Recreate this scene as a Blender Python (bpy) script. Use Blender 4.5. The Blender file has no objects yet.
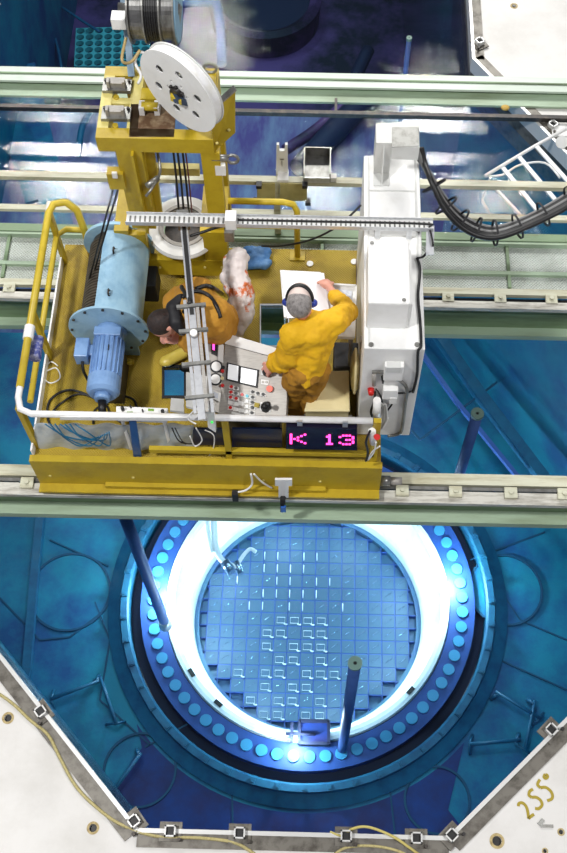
import bpy, bmesh, math, random
from mathutils import Vector as V, Matrix
from mathutils.geometry import tessellate_polygon
random.seed(7)
C = bpy.context.scene.collection
PI = math.pi
R = math.radians
# ------------------------------------------------------------------ camera
TH, RHO, FPX, PX0, PY0, H = R(27.5), R(1.2), 1100.0, 317.0, 426.5, 9.3
cd = bpy.data.cameras.new('camera'); cam = bpy.data.objects.new('camera', cd); C.objects.link(cam)
CM = Matrix.Rotation(TH, 3, 'X') @ Matrix.Rotation(RHO, 3, 'Z')
cam.matrix_world = Matrix.Translation((0, 0, H)) @ CM.to_4x4()
cd.sensor_width = 36; cd.lens = FPX / 853 * 36; cd.shift_x = -(PX0 - 283.5) / 853
cd.clip_end = 200
bpy.context.scene.camera = cam
EYE = V((0, 0, H))
def ray(px, py): return CM @ V(((px - PX0) / FPX, (PY0 - py) / FPX, -1))
def P(px, py, z):
    d = ray(px, py); return EYE + d * ((z - H) / d.z)
def PY(px, py, y):
    d = ray(px, py); return EYE + d * (y / d.y)
def PP(px, py, p, n):
    d = ray(px, py); return EYE + d * ((p - EYE).dot(n) / d.dot(n))
def Y(py, z): return P(283, py, z).y
# ------------------------------------------------------------------ world, lamps, exposure
sc = bpy.context.scene
sc.view_settings.view_transform = 'Standard'; sc.view_settings.look = 'None'
sc.view_settings.gamma = 1; sc.view_settings.use_curve_mapping = False
sc.view_settings.exposure = -0.2
sc.cycles.use_denoising = True
sc.cycles.max_bounces = 8; sc.cycles.transparent_max_bounces = 16
sc.cycles.caustics_reflective = False; sc.cycles.caustics_refractive = False
sc.cycles.sample_clamp_indirect = 4
w = bpy.data.worlds.new('hall_air'); sc.world = w; w.use_nodes = True
w.node_tree.nodes['Background'].inputs[0].default_value = (0.80, 0.80, 0.92, 1)
w.node_tree.nodes['Background'].inputs[1].default_value = 0.24
WZ = -0.35                                                    # water level
def lamp(name, kind, loc, power, color=(1, 1, 1), size=1.0, target=None, **k):
    l = bpy.data.lights.new(name, kind); o = bpy.data.objects.new(name, l); C.objects.link(o)
    o.location = loc; l.energy = power; l.color = color
    if kind == 'AREA': l.shape = 'DISK'; l.size = size
    else: l.shadow_soft_size = size
    if target is not None: o.rotation_euler = (V(target) - V(loc)).to_track_quat('-Z', 'Y').to_euler()
    for a, b in k.items(): setattr(l, a, b)
    return o
# high-bay lamps of the hall, 12 m above the pool (their mirror images sit on the water)
for px, py, e, s in ((62, 158, 900, 1.5), (432, 128, 900, 1.7), (322, 192, 420, 0.75), (205, 42, 300, 1.0), (140, 205, 300, 0.7), (500, 212, 300, 0.8)):
    p = P(px, py, WZ); d = (p - EYE); d.z = -d.z
    q = p + d * (12.3 / d.z)
    lamp('high_bay_lamp', 'AREA', q, e, (1, 0.99, 0.96), s, target=(q.x * 0.5, 4, 0))
lamp('high_bay_lamp', 'AREA', (-6, 1, 13), 1250, (1, 0.99, 0.97), 1.0, target=(0, 3, 0))
lamp('high_bay_lamp', 'AREA', (6, 0, 13), 800, (1, 0.99, 0.97), 2.0, target=(0, 4, 0))
# ------------------------------------------------------------------ materials
def lin(c):
    return tuple(((x / 255) / 12.92 if x / 255 <= 0.04045 else ((x / 255 + 0.055) / 1.055) ** 2.4) for x in c)
def mat(name, rgb, rough=0.5, metal=0.0, rgb2=None, scale=6.0, amt=0.5, bump=0.0, bscale=40.0, detail=6, pattern='noise', emit=0, alpha=1.0, spec=0.5, lo=0.45, hi=0.7, stretch=(1, 1, 1)):
    m = bpy.data.materials.new(name); m.use_nodes = True
    nt = m.node_tree; N = nt.nodes; L = nt.links; b = N['Principled BSDF']
    c = (*lin(rgb), 1)
    b.inputs['Base Color'].default_value = c; b.inputs['Roughness'].default_value = rough
    b.inputs['Metallic'].default_value = metal; b.inputs['Specular IOR Level'].default_value = spec
    b.inputs['Alpha'].default_value = alpha
    if emit:
        b.inputs['Emission Color'].default_value = c; b.inputs['Emission Strength'].default_value = emit
    tc = N.new('ShaderNodeTexCoord')
    if rgb2:
        mp = N.new('ShaderNodeMapping'); mp.inputs['Scale'].default_value = stretch
        L.new(tc.outputs['Object'], mp.inputs[0])
        n = N.new('ShaderNodeTexNoise'); n.inputs['Scale'].default_value = scale; n.inputs['Detail'].default_value = detail
        n.inputs['Roughness'].default_value = 0.65
        L.new(mp.outputs[0], n.inputs['Vector'])
        r = N.new('ShaderNodeMapRange'); r.inputs[1].default_value = lo; r.inputs[2].default_value = hi; r.inputs[4].default_value = amt
        L.new(n.outputs['Fac'], r.inputs[0])
        mx = N.new('ShaderNodeMix'); mx.data_type = 'RGBA'
        mx.inputs[6].default_value = c; mx.inputs[7].default_value = (*lin(rgb2), 1)
        L.new(r.outputs[0], mx.inputs[0]); L.new(mx.outputs[2], b.inputs['Base Color'])
    if bump:
        if pattern == 'checker':                          # tread plate: small diagonal studs
            a = N.new('ShaderNodeTexWave'); a.inputs['Scale'].default_value = bscale; a.bands_direction = 'DIAGONAL'
            m2 = N.new('ShaderNodeMapping'); m2.inputs['Rotation'].default_value = (0, 0, PI / 2)
            c2 = N.new('ShaderNodeTexWave'); c2.inputs['Scale'].default_value = bscale; c2.bands_direction = 'DIAGONAL'
            L.new(tc.outputs['Object'], a.inputs[0]); L.new(tc.outputs['Object'], m2.inputs[0]); L.new(m2.outputs[0], c2.inputs[0])
            mu = N.new('ShaderNodeMath'); mu.operation = 'MULTIPLY'
            L.new(a.outputs['Fac'], mu.inputs[0]); L.new(c2.outputs['Fac'], mu.inputs[1]); src = mu.outputs[0]
        else:
            n2 = N.new('ShaderNodeTexNoise'); n2.inputs['Scale'].default_value = bscale; n2.inputs['Detail'].default_value = 4
            L.new(tc.outputs['Object'], n2.inputs['Vector']); src = n2.outputs['Fac']
        bp = N.new('ShaderNodeBump'); bp.inputs['Strength'].default_value = bump; bp.inputs['Distance'].default_value = 0.01
        L.new(src, bp.inputs['Height']); L.new(bp.outputs[0], b.inputs['Normal'])
    return m
YEL = mat('yellow_paint', (188, 162, 36), 0.45, rgb2=(150, 122, 20), scale=5, amt=0.5, bump=0.15, bscale=30)
YEL2 = mat('yellow_rail_paint', (205, 180, 52), 0.4, rgb2=(160, 135, 30), scale=9, amt=0.4)
YFL = mat('yellow_tread_plate', (176, 150, 40), 0.5, rgb2=(120, 92, 18), scale=3.5, amt=0.75, bump=0.6, bscale=26, pattern='checker')
CRE = mat('cream_yellow_paint', (225, 212, 130), 0.5, rgb2=(180, 160, 70), scale=7, amt=0.5)
WHT = mat('white_enamel', (238, 238, 236), 0.4, rgb2=(215, 214, 208), scale=4, amt=0.5)
WHR = mat('white_rail_paint', (240, 240, 240), 0.35, rgb2=(200, 195, 170), scale=8, amt=0.4)
GRW = mat('light_grey_enamel', (212, 213, 210), 0.45, rgb2=(180, 178, 172), scale=5, amt=0.5)
GRY = mat('grey_steel', (150, 150, 146), 0.35, 0.7, rgb2=(90, 86, 80), scale=10, amt=0.7)
STL = mat('brushed_steel', (172, 168, 162), 0.5, 0.35, rgb2=(132, 128, 122), scale=14, amt=0.6, stretch=(1, 8, 1))
ALU = mat('aluminium', (215, 217, 220), 0.3, 0.6, rgb2=(170, 172, 176), scale=20, amt=0.5)
DKS = mat('dark_steel', (52, 50, 50), 0.4, 0.5, rgb2=(95, 85, 75), scale=12, amt=0.6)
BLK = mat('black_rubber', (16, 16, 18), 0.45)
BLKM = mat('black_matt_metal', (24, 24, 28), 0.6)
RST = mat('rust_brown_plate', (92, 66, 42), 0.8, rgb2=(160, 140, 110), scale=14, amt=0.8, bump=0.4)
GRN = mat('pale_green_paint', (172, 194, 168), 0.5, rgb2=(120, 132, 96), scale=3, amt=0.6, stretch=(0.3, 2, 2))
GRN2 = mat('green_paint', (128, 152, 118), 0.5, rgb2=(72, 84, 52), scale=3, amt=0.8, stretch=(0.3, 2, 2))
GCR = mat('cream_worn_paint', (206, 206, 184), 0.5, rgb2=(150, 138, 100), scale=5, amt=0.7, stretch=(0.4, 3, 3))
TRK = mat('worn_track_steel', (214, 212, 202), 0.4, 0.2, rgb2=(120, 112, 96), scale=8, amt=0.8, stretch=(0.5, 3, 3))
MSH = mat('white_tread_walkway', (205, 212, 205), 0.5, rgb2=(165, 172, 160), scale=6, amt=0.6, bump=1.0, bscale=20, pattern='checker')
BLU = mat('light_blue_enamel', (158, 196, 218), 0.3, rgb2=(104, 150, 186), scale=5, amt=0.6, bump=0.1)
BLU2 = mat('motor_blue_enamel', (130, 166, 212), 0.3, rgb2=(84, 122, 178), scale=9, amt=0.5)
ROP = mat('wire_rope_coil', (92, 84, 72), 0.5, 0.4, rgb2=(50, 44, 38), scale=10, amt=0.7)
DKP = mat('deck_paint', (226, 224, 220), 0.55, rgb2=(200, 197, 190), scale=1.6, amt=0.6, bump=0.05)
CRB = mat('curb_steel', (116, 112, 104), 0.4, 0.3, rgb2=(60, 54, 46), scale=9, amt=0.9)
TRM = mat('liner_edge_steel', (225, 225, 222), 0.3, 0.3)
OCH = mat('ochre_marker_paint', (168, 148, 40), 0.6)
CORD = mat('tan_rope', (196, 184, 130), 0.8, rgb2=(150, 136, 80), scale=60, amt=0.8)
SKIN = mat('skin', (222, 160, 140), 0.5, rgb2=(205, 130, 115), scale=18, amt=0.4)
HAIRG = mat('grey_hair', (150, 145, 142), 0.8, rgb2=(92, 86, 84), scale=40, amt=0.9, bump=0.8, bscale=90, stretch=(1, 1, .3))
HAIRD = mat('dark_hair', (34, 24, 22), 0.6, rgb2=(60, 40, 34), scale=40, amt=0.8, bump=0.8, bscale=90)
COVY = mat('yellow_coverall_cloth', (226, 176, 10), 0.75, rgb2=(200, 146, 4), scale=8, amt=0.6, bump=0.9, bscale=9)
TROY = mat('ochre_trouser_cloth', (172, 122, 30), 0.8, rgb2=(140, 94, 22), scale=8, amt=0.6, bump=0.9, bscale=10)
COVB = mat('tan_coverall_cloth', (196, 142, 46), 0.8, rgb2=(168, 112, 34), scale=8, amt=0.6, bump=0.9, bscale=9)
EARB = mat('blue_ear_cup', (40, 60, 150), 0.35)
PAPR = mat('white_paper', (244, 244, 248), 0.7)
PAP2 = mat('grey_printed_paper', (220, 226, 236), 0.7, rgb2=(170, 180, 195), scale=40, amt=0.6)
BEI = mat('beige_plastic', (222, 208, 160), 0.45, rgb2=(196, 178, 118), scale=5, amt=0.5)
POLY = mat('clear_plastic_sheet', (215, 225, 232), 0.25, rgb2=(170, 190, 205), scale=8, amt=0.6, alpha=0.55, bump=0.6, bscale=12)
BAGW = mat('white_plastic_bag', (226, 216, 214), 0.3, rgb2=(212, 112, 60), scale=3.4, amt=1.0, lo=0.54, hi=0.58, bump=1.0, bscale=14)
BAGP = mat('translucent_bag_film', (200, 180, 110), 0.3, alpha=0.5, bump=0.8, bscale=20)
BCL = mat('blue_cloth', (60, 110, 165), 0.7, rgb2=(120, 160, 200), scale=9, amt=0.7, bump=1, bscale=14)
NAVY = mat('dark_navy_panel', (14, 30, 66), 0.3, rgb2=(24, 50, 96), scale=3, amt=0.5)
RED = mat('red_plastic', (200, 30, 26), 0.35)
CORL = mat('coral_button', (235, 90, 60), 0.35)
CYN = mat('cyan_button', (60, 180, 200), 0.35)
DCYN = mat('blue_cable', (20, 110, 150), 0.4)
SCRN = mat('white_screen', (235, 238, 240), 0.3, emit=0.35)
LED = mat('magenta_led', (255, 70, 175), 0.4, emit=3.0)
GLED = mat('green_led', (60, 220, 90), 0.4, emit=1.2)
GBTN = mat('green_switch', (120, 160, 60), 0.4)
# under water
LNR = mat('pool_liner_steel', (14, 128, 150), 0.55, rgb2=(14, 66, 122), scale=1.1, amt=0.9, bump=0.5, bscale=6, lo=0.4, hi=0.65)
SLT = mat('slate_reflection_liner', (140, 150, 172), 0.6, rgb2=(92, 66, 128), scale=.6, amt=1.0, lo=.38, hi=.62, stretch=(2, .6, 1))  # slate streaks paint the ceiling's reflection into the transfer floor
LNRD = mat('violet_reflection_liner', (120, 74, 128), 0.6, rgb2=(22, 14, 34), scale=0.45, amt=1.0, lo=0.4, hi=0.6)  # violet and black mottle paints the mirrored dark ceiling into the deep floor
SEAM = mat('weld_seam', (12, 70, 100), 0.6)
VES = mat('vessel_cladding', (235, 238, 240), 0.5, rgb2=(190, 200, 205), scale=4, amt=0.5)
FLG = mat('flange_steel', (34, 72, 140), 0.5, rgb2=(26, 52, 112), scale=3, amt=0.6)
GRV = mat('seal_groove', (26, 30, 60), 0.7)
RNG = mat('seal_ring_steel', (30, 98, 128), 0.45, rgb2=(22, 64, 104), scale=5, amt=0.7)
STD = mat('stud_hole_plug', (60, 140, 180), 0.4)
CORE = mat('core_plate', (66, 104, 128), 0.45, rgb2=(60, 74, 128), scale=1.5, amt=0.8)
FUEL = mat('fuel_channel', (56, 88, 106), 0.5, rgb2=(66, 62, 116), scale=3, amt=0.6)
HNDL = mat('fuel_handle_steel', (170, 190, 215), 0.25, 0.85)
POL = mat('submerged_pole_steel', (70, 100, 165), 0.45, rgb2=(50, 66, 130), scale=3, amt=0.5)
RACK = mat('rack_teal_steel', (90, 180, 180), 0.5)
# water: clear body with absorption, Fresnel reflection and small ripples
def water_mat(name, col, dens, rip):
    m = bpy.data.materials.new(name); m.use_nodes = True; nt = m.node_tree; N = nt.nodes; L = nt.links
    N.remove(N['Principled BSDF']); out = N['Material Output']
    t = N.new('ShaderNodeBsdfTransparent'); g = N.new('ShaderNodeBsdfGlossy'); g.inputs['Roughness'].default_value = 0.02
    f = N.new('ShaderNodeFresnel'); f.inputs[0].default_value = 1.33
    mx = N.new('ShaderNodeMixShader')
    tc = N.new('ShaderNodeTexCoord'); n = N.new('ShaderNodeTexNoise'); n.inputs['Scale'].default_value = 22; n.inputs['Detail'].default_value = 8; n.inputs['Roughness'].default_value = 0.6
    b = N.new('ShaderNodeBump'); b.inputs['Strength'].default_value = rip; b.inputs['Distance'].default_value = 0.02
    L.new(tc.outputs['Object'], n.inputs[0]); L.new(n.outputs['Fac'], b.inputs['Height'])
    L.new(b.outputs[0], g.inputs['Normal']); L.new(b.outputs[0], f.inputs['Normal'])
    L.new(f.outputs[0], mx.inputs[0]); L.new(t.outputs[0], mx.inputs[1]); L.new(g.outputs[0], mx.inputs[2])
    L.new(mx.outputs[0], out.inputs['Surface'])
    v = N.new('ShaderNodeVolumeAbsorption'); v.inputs[0].default_value = (*col, 1); v.inputs[1].default_value = dens
    L.new(v.outputs[0], out.inputs['Volume'])
    return m
WATER = water_mat('pool_water', (0.32, 0.78, 0.95), 0.085, 0.09)
# ------------------------------------------------------------------ mesh helpers
WL = {}
def frame(a):
    a = V(a).normalized(); h = V((0, 0, 1)) if abs(a.z) < 0.9 else V((0, 1, 0))
    x = h.cross(a).normalized(); return x, a.cross(x).normalized(), a
class MB:
    def __init__(s): s.v = []; s.f = []; s.smooth = []
    def add(s, vs, fs, sm=False):
        o = len(s.v); s.v += [V(p) for p in vs]; s.f += [[i + o for i in f] for f in fs]; s.smooth += [sm] * len(fs); return s
    def box(s, x0, x1, y0, y1, z0, z1):
        return s.obox(((x0 + x1) / 2, (y0 + y1) / 2, (z0 + z1) / 2), (abs(x1 - x0) / 2, 0, 0), (0, abs(y1 - y0) / 2, 0), (0, 0, abs(z1 - z0) / 2))
    def obox(s, c, a, b, d):
        c, a, b, d = V(c), V(a), V(b), V(d)
        if a.cross(b).dot(d) < 0: a = -a
        vs = [c + a * i + b * j + d * k for k in (-1, 1) for j in (-1, 1) for i in (-1, 1)]
        return s.add(vs, [(0, 2, 3, 1), (4, 5, 7, 6), (0, 1, 5, 4), (2, 6, 7, 3), (0, 4, 6, 2), (1, 3, 7, 5)])
    def bar(s, p0, p1, w, h, up=(0, 0, 1)):
        p0, p1 = V(p0), V(p1); d = p1 - p0; u = V(up); x = d.cross(u)
        if x.length < 1e-6: x = d.cross(V((0, 1, 0)))
        x.normalize(); u = x.cross(d).normalized()
        return s.obox((p0 + p1) / 2, d / 2, x * w / 2, u * h / 2)
    def slab(s, pts, t, n=None):                 # polygon (top face) extruded by t against its normal
        pts = [V(p) for p in pts]
        nn = V((0, 0, 0))
        for i in range(len(pts)): nn += pts[i].cross(pts[(i + 1) % len(pts)])
        nn = nn.normalized()
        if n is not None and nn.dot(V(n)) < 0: pts.reverse(); nn = -nn
        elif n is None and nn.z < 0: pts.reverse(); nn = -nn
        k = len(pts); lo = [p - nn * t for p in pts]
        return s.add(pts + lo, [list(range(k)), list(range(2 * k - 1, k - 1, -1))] + [(i, i + k, (i + 1) % k + k, (i + 1) % k) for i in range(k)])
    def prism(s, pts, z0, z1):
        return s.slab([V((p[0], p[1], z1)) for p in pts], z1 - z0)
    def holed(s, outer, holes, z0, z1):
        loops = [[V((p[0], p[1], 0)) for p in outer]] + [[V((p[0], p[1], 0)) for p in h] for h in holes]
        flat = [p for l in loops for p in l]; k = len(flat)
        tr = tessellate_polygon(loops)
        top = [V((p.x, p.y, z1)) for p in flat]; bot = [V((p.x, p.y, z0)) for p in flat]; fs = []
        for a, b, c in tr:
            if (flat[b] - flat[a]).cross(flat[c] - flat[a]).z < 0: b, c = c, b
            fs += [(a, b, c), (c + k, b + k, a + k)]
        o = 0
        for l in loops:
            m = len(l)
            for i in range(m): fs.append((o + i, o + (i + 1) % m, o + (i + 1) % m + k, o + i + k))
            o += m
        return s.add(top + bot, fs)
    def cyl(s, p0, p1, r, r2=None, seg=16):
        p0, p1 = V(p0), V(p1); r2 = r if r2 is None else r2; x, y, a = frame(p1 - p0)
        vs = [p0 + (x * math.cos(t) + y * math.sin(t)) * r for t in [2 * PI * i / seg for i in range(seg)]]
        vs += [p1 + (x * math.cos(t) + y * math.sin(t)) * r2 for t in [2 * PI * i / seg for i in range(seg)]]
        s.add(vs, [(i, (i + 1) % seg, (i + 1) % seg + seg, i + seg) for i in range(seg)], True)
        return s.add(vs, [list(range(seg - 1, -1, -1)), list(range(seg, 2 * seg))])
    def lathe(s, prof, c, a, seg=48, close=False, a0=0, a1=2 * PI):
        c = V(c); x, y, a = frame(a); n = len(prof); full = abs(a1 - a0 - 2 * PI) < 1e-6; k = seg if full else seg + 1
        vs = [c + (x * math.cos(t) + y * math.sin(t)) * r + a * z for t in [a0 + (a1 - a0) * i / seg for i in range(k)] for r, z in prof]
        fs = []
        for i in range(seg):
            j = (i + 1) % k
            for q in range(n if close else n - 1):
                q2 = (q + 1) % n; fs.append((i * n + q, j * n + q, j * n + q2, i * n + q2))
        return s.add(vs, fs, False)
    def ring(s, c, a, r0, r1, h, seg=48): return s.lathe([(r0, 0), (r1, 0), (r1, h), (r0, h)], c, a, seg, True)
    def tube(s, pts, r, seg=8, smooth=0, closed=False):
        pts = [V(p) for p in pts]
        if smooth: pts = spline(pts, smooth, closed)
        n = len(pts); vs = []; px = None
        for i, p in enumerate(pts):
            if closed: d = pts[(i + 1) % n] - pts[i - 1]
            else: d = pts[min(i + 1, n - 1)] - pts[max(i - 1, 0)]
            d.normalize()
            if px is None: px = frame(d)[0]
            px = (px - d * px.dot(d)).normalized(); py = d.cross(px)
            rr = r(i / (n - 1)) if callable(r) else r
            vs += [p + (px * math.cos(t) + py * math.sin(t)) * rr for t in [2 * PI * k / seg for k in range(seg)]]
        fs = [(i * seg + k, i * seg + (k + 1) % seg, ((i + 1) % n) * seg + (k + 1) % seg, ((i + 1) % n) * seg + k) for i in range(n if closed else n - 1) for k in range(seg)]
        s.add(vs, fs, True)
        if not closed: s.add(vs, [list(range(seg - 1, -1, -1)), list(range((n - 1) * seg, n * seg))])
        return s
    def ball(s, c, r, sc=(1, 1, 1), rot=None, seg=16, rings=10):
        c = V(c); vs = [V((0, 0, -1))]; fs = []
        for i in range(1, rings):
            t = PI * i / rings
            vs += [V((math.sin(t) * math.cos(u), math.sin(t) * math.sin(u), -math.cos(t))) for u in [2 * PI * k / seg for k in range(seg)]]
        vs.append(V((0, 0, 1))); last = len(vs) - 1
        for k in range(seg):
            fs.append((0, 1 + (k + 1) % seg, 1 + k)); fs.append((last, last - seg + k, last - seg + (k + 1) % seg))
        for i in range(rings - 2):
            for k in range(seg):
                a = 1 + i * seg; fs.append((a + k, a + (k + 1) % seg, a + seg + (k + 1) % seg, a + seg + k))
        q = []
        for p in vs:
            p = V((p.x * sc[0] * r, p.y * sc[1] * r, p.z * sc[2] * r))
            q.append(c + (rot @ p if rot else p))
        return s.add(q, fs, True)
    def limb(s, pts, radii):                      # chain of tapered capsules
        for i in range(len(pts) - 1): s.cyl(pts[i], pts[i + 1], radii[i], radii[i + 1], 14)
        for p, r in zip(pts, radii): s.ball(p, r)
        return s
    def grid(s, fn, nu, nv, t=0.004):             # thin sheet with a real thickness
        a = [V(fn(i / nu, j / nv)) for j in range(nv + 1) for i in range(nu + 1)]
        w_ = nu + 1; ns = []
        for j in range(nv + 1):
            for i in range(w_):
                du = a[j * w_ + min(i + 1, nu)] - a[j * w_ + max(i - 1, 0)]; dv = a[min(j + 1, nv) * w_ + i] - a[max(j - 1, 0) * w_ + i]
                n = du.cross(dv); ns.append(n.normalized() if n.length > 1e-9 else V((0, 0, 1)))
        b = [p - n * t for p, n in zip(a, ns)]; k = len(a); fs = []
        for j in range(nv):
            for i in range(nu):
                q = (j * w_ + i, j * w_ + i + 1, (j + 1) * w_ + i + 1, (j + 1) * w_ + i); fs += [q, tuple(x + k for x in reversed(q))]
        ed = [(i, i + 1) for i in range(nu)] + [((j + 0) * w_ + nu, (j + 1) * w_ + nu) for j in range(nv)] + [(nv * w_ + i + 1, nv * w_ + i) for i in range(nu)] + [((j + 1) * w_, j * w_) for j in range(nv)]
        fs += [(y_, x_, x_ + k, y_ + k) for x_, y_ in ed]
        return s.add(a + b, fs, True)
    def build(s, name, m, parent=None, bevel=0, loc=None, remesh=0, kind=None, label=None, smoothit=4):
        if parent is not None: base = WL[parent.name]
        elif loc is not None: base = V(loc)
        else:
            xs = [p.x for p in s.v]; ys = [p.y for p in s.v]
            base = V(((min(xs) + max(xs)) / 2, (min(ys) + max(ys)) / 2, min(p.z for p in s.v)))
        me = bpy.data.meshes.new(name); me.from_pydata([p - base for p in s.v], [], s.f)
        me.polygons.foreach_set('use_smooth', s.smooth); me.update()
        bm = bmesh.new(); bm.from_mesh(me); bmesh.ops.remove_doubles(bm, verts=bm.verts, dist=1e-5); bmesh.ops.recalc_face_normals(bm, faces=bm.faces); bm.to_mesh(me); bm.free()
        o = bpy.data.objects.new(name, me); C.objects.link(o); me.materials.append(m)
        if remesh:
            r = o.modifiers.new('r', 'REMESH'); r.mode = 'VOXEL'; r.voxel_size = remesh; r.use_smooth_shade = True
            sm = o.modifiers.new('s', 'SMOOTH'); sm.factor = 0.5; sm.iterations = smoothit
            dg = bpy.context.evaluated_depsgraph_get(); me2 = bpy.data.meshes.new_from_object(o.evaluated_get(dg))
            o.modifiers.clear(); o.data = me2
            me2.polygons.foreach_set('use_smooth', [True] * len(me2.polygons))
        if bevel:
            b = o.modifiers.new('bevel', 'BEVEL'); b.width = bevel; b.segments = 2; b.limit_method = 'ANGLE'; b.angle_limit = R(50)
        if parent is not None: o.parent = parent; WL[o.name] = base
        else: o.location = base; WL[o.name] = base
        if kind: o['kind'] = kind
        if label: o['label'] = label
        return o
def spline(p, k, closed=False):
    n = len(p); out = []
    for i in range(n if closed else n - 1):
        a, b, c, d = (p[(i - 1) % n], p[i], p[(i + 1) % n], p[(i + 2) % n]) if closed else (p[max(i - 1, 0)], p[i], p[i + 1], p[min(i + 2, n - 1)])
        for j in range(k):
            t = j / k; out.append(0.5 * ((2 * b) + (c - a) * t + (2 * a - 5 * b + 4 * c - d) * t * t + (3 * b - a - 3 * c + d) * t ** 3))
    if not closed: out.append(p[-1])
    return out
def tag(o, label, cat, group=None, kind=None):
    o['label'] = label; o['category'] = cat
    if group: o['group'] = group
    if kind: o['kind'] = kind
    return o
def thing(name, label, cat, loc, group=None):
    o = bpy.data.objects.new(name, None); C.objects.link(o); o.location = loc; o.empty_display_size = 0.1
    WL[o.name] = V(loc); return tag(o, label, cat, group)
def dup(root, loc, label=None):
    r = root.copy(); C.objects.link(r); r.location = loc; WL[r.name] = V(loc)
    if label: r['label'] = label
    for ch in list(root.children):
        c = ch.copy(); C.objects.link(c); c.parent = r
        for g in ch.children:
            d = g.copy(); C.objects.link(d); d.parent = c
    return r
def struct(mb, name, m, **k): return mb.build(name, m, kind='structure', **k)

# ================================================================== THE SETTING
pool = [P(*q, 0).xy for q in ((138, 830), (448, 838), (800, 485), (800, 392), (473, 60), (474, -90), (-250, -90), (-250, 338))]
pool[5] = V((pool[4].x + .06, 29.0)); pool[6] = V((pool[7].x, 29.0))
big = [(-14, -2), (14, -2), (14, 33), (-14, 33)]
DH = [(8, 718, 5), (93, 828, 5), (497, 841, 6), (561, 832, 3), (545, 851, 2.5), (514, 6, 4.5)]        # drilled anchor holes in the deck
def circ(c, r, n=20): return [(c[0] + r * math.cos(2 * PI * i / n), c[1] + r * math.sin(2 * PI * i / n)) for i in range(n)]
holes = [circ(P(a, b, 0), r / 160) for a, b, r in DH]
struct(MB().holed(big, [pool] + holes, -0.12, 0), 'floor', DKP)
struct(MB().holed(big, [pool], -0.6, -0.12), 'trim_1', CRB)
FZ = -6.1
wl = MB()
for i in range(len(pool)):
    a, b = pool[i], pool[(i + 1) % len(pool)]; d = (b - a).normalized(); n = V((d.y, -d.x))
    a2 = a - d * 0.0; b2 = b + d * 0.0
    wl.slab([V((*a2, -0.6)), V((*(a2 + n * .3), -0.6)), V((*(b2 + n * .3), -0.6)), V((*b2, -0.6))], 10.4)
struct(wl, 'wall_pool', LNR)
cen = P(308, 599, -6)
LN2 = mat('dark_blue_falloff_liner', (14, 50, 120), 0.55, rgb2=(30, 24, 84), scale=1.2, amt=1.0, lo=.4, hi=.62)  # navy paints the light falloff on the floor below the vessel
YM, YD = Y(335, -6), Y(92, -6)                                                    # where the deeper pool begins
struct(MB().holed([(-9, 1.0), (9, 1.0), (9, YM), (-9, YM)], [circ(cen, 2.9, 64)], -6.5, FZ), 'floor_well', LNR)
struct(MB().box(-9, 9, YM, YD - .4, -6.5, FZ), 'floor_transfer', SLT)
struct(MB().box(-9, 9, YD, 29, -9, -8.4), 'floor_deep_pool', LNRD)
struct(MB().box(-9, 9, YD - 0.4, YD, -8.4, -6.5), 'wall_gate', LNR)
arc_ = [(cen.x + 2.95 * math.cos(a), cen.y + 2.95 * math.sin(a)) for a in [R(218 + 100 * i / 30) for i in range(31)]]
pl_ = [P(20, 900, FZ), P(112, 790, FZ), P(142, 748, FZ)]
struct(MB().prism([(p.x, p.y) for p in pl_] + arc_ + [(p.x, p.y) for p in (P(448, 810, FZ), P(520, 900, FZ))], FZ, FZ + .008), 'floor_plate', LN2)  # no separate plate: floor coloured darker where the light falls off
wp = [(p.x, p.y) for p in pool]
struct(MB().prism(wp, -10.9, WZ), 'pool_water', WATER)
# curb along the pool edge: worn steel strip and bright liner edge
def curb(i, a, b, idx):
    d = (b - a).normalized(); n = V((d.y, -d.x))
    struct(MB().slab([V((*(a + n * .02), 0.012)), V((*(a + n * .13), 0.012)), V((*(b + n * .13), 0.012)), V((*(b + n * .02), 0.012))], 0.012), 'trim_%d' % idx, CRB)
    struct(MB().slab([V((*(a - n * .012), 0.03)), V((*(a + n * .022), 0.03)), V((*(b + n * .022), 0.03)), V((*(b - n * .012), 0.03))], 0.2), 'trim_%d' % (idx + 1), TRM)
for k, i in enumerate((7, 0, 1, 3, 4)): curb(i, pool[i], pool[(i + 1) % 8], 2 + 2 * k)
# ---- things standing on the deck
def bracket(px, py, ang, label):
    p = P(px, py, 0); t = thing('socket_bracket', label, 'bracket', p, 'square socket brackets along the pool edge')
    a = V((math.cos(ang), math.sin(ang), 0)); b = V((-a.y, a.x, 0))
    MB().obox(p + V((0, 0, .02)), a * .09, b * .075, V((0, 0, .008))).build('base_plate', CRB, t)
    m = MB()
    for s in (-1, 1):
        m.obox(p + a * .038 * s + V((0, 0, .05)), a * .006, b * .044, V((0, 0, .03)))
        m.obox(p + b * .038 * s + V((0, 0, .05)), a * .044, b * .006, V((0, 0, .03)))
    m.build('socket', TRM, t)
    MB().obox(p + V((0, 0, .04)), a * .03, b * .03, V((0, 0, .012))).build('plug', BLK, t)
    MB().cyl(p + a * .075 - b * .06 + V((0, 0, .02)), p + a * .075 - b * .06 + V((0, 0, .06)), .014).build('bolt', DKS, t)
bracket(42, 713, R(-50), 'black-plugged steel socket bracket high on the left slanting pool edge')
bracket(135, 822, R(-50), 'black-plugged socket bracket at the lower left corner of the pool')
bracket(171, 832, 0, 'square socket bracket on the bottom pool edge, right next to the lower left corner')
bracket(240, 834, 0, 'square socket bracket on the bottom pool edge left of the middle')
bracket(346, 837, 0, 'socket bracket on the bottom pool edge under the loose yellow hose')
bracket(416, 839, 0, 'square socket bracket on the bottom edge just left of the lower right corner')
bracket(451, 836, R(45), 'black-plugged socket bracket at the lower right corner of the pool')
bracket(550, 731, R(45), 'black-plugged socket bracket near the upper end of the right slanting edge, above the painted 255')
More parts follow.
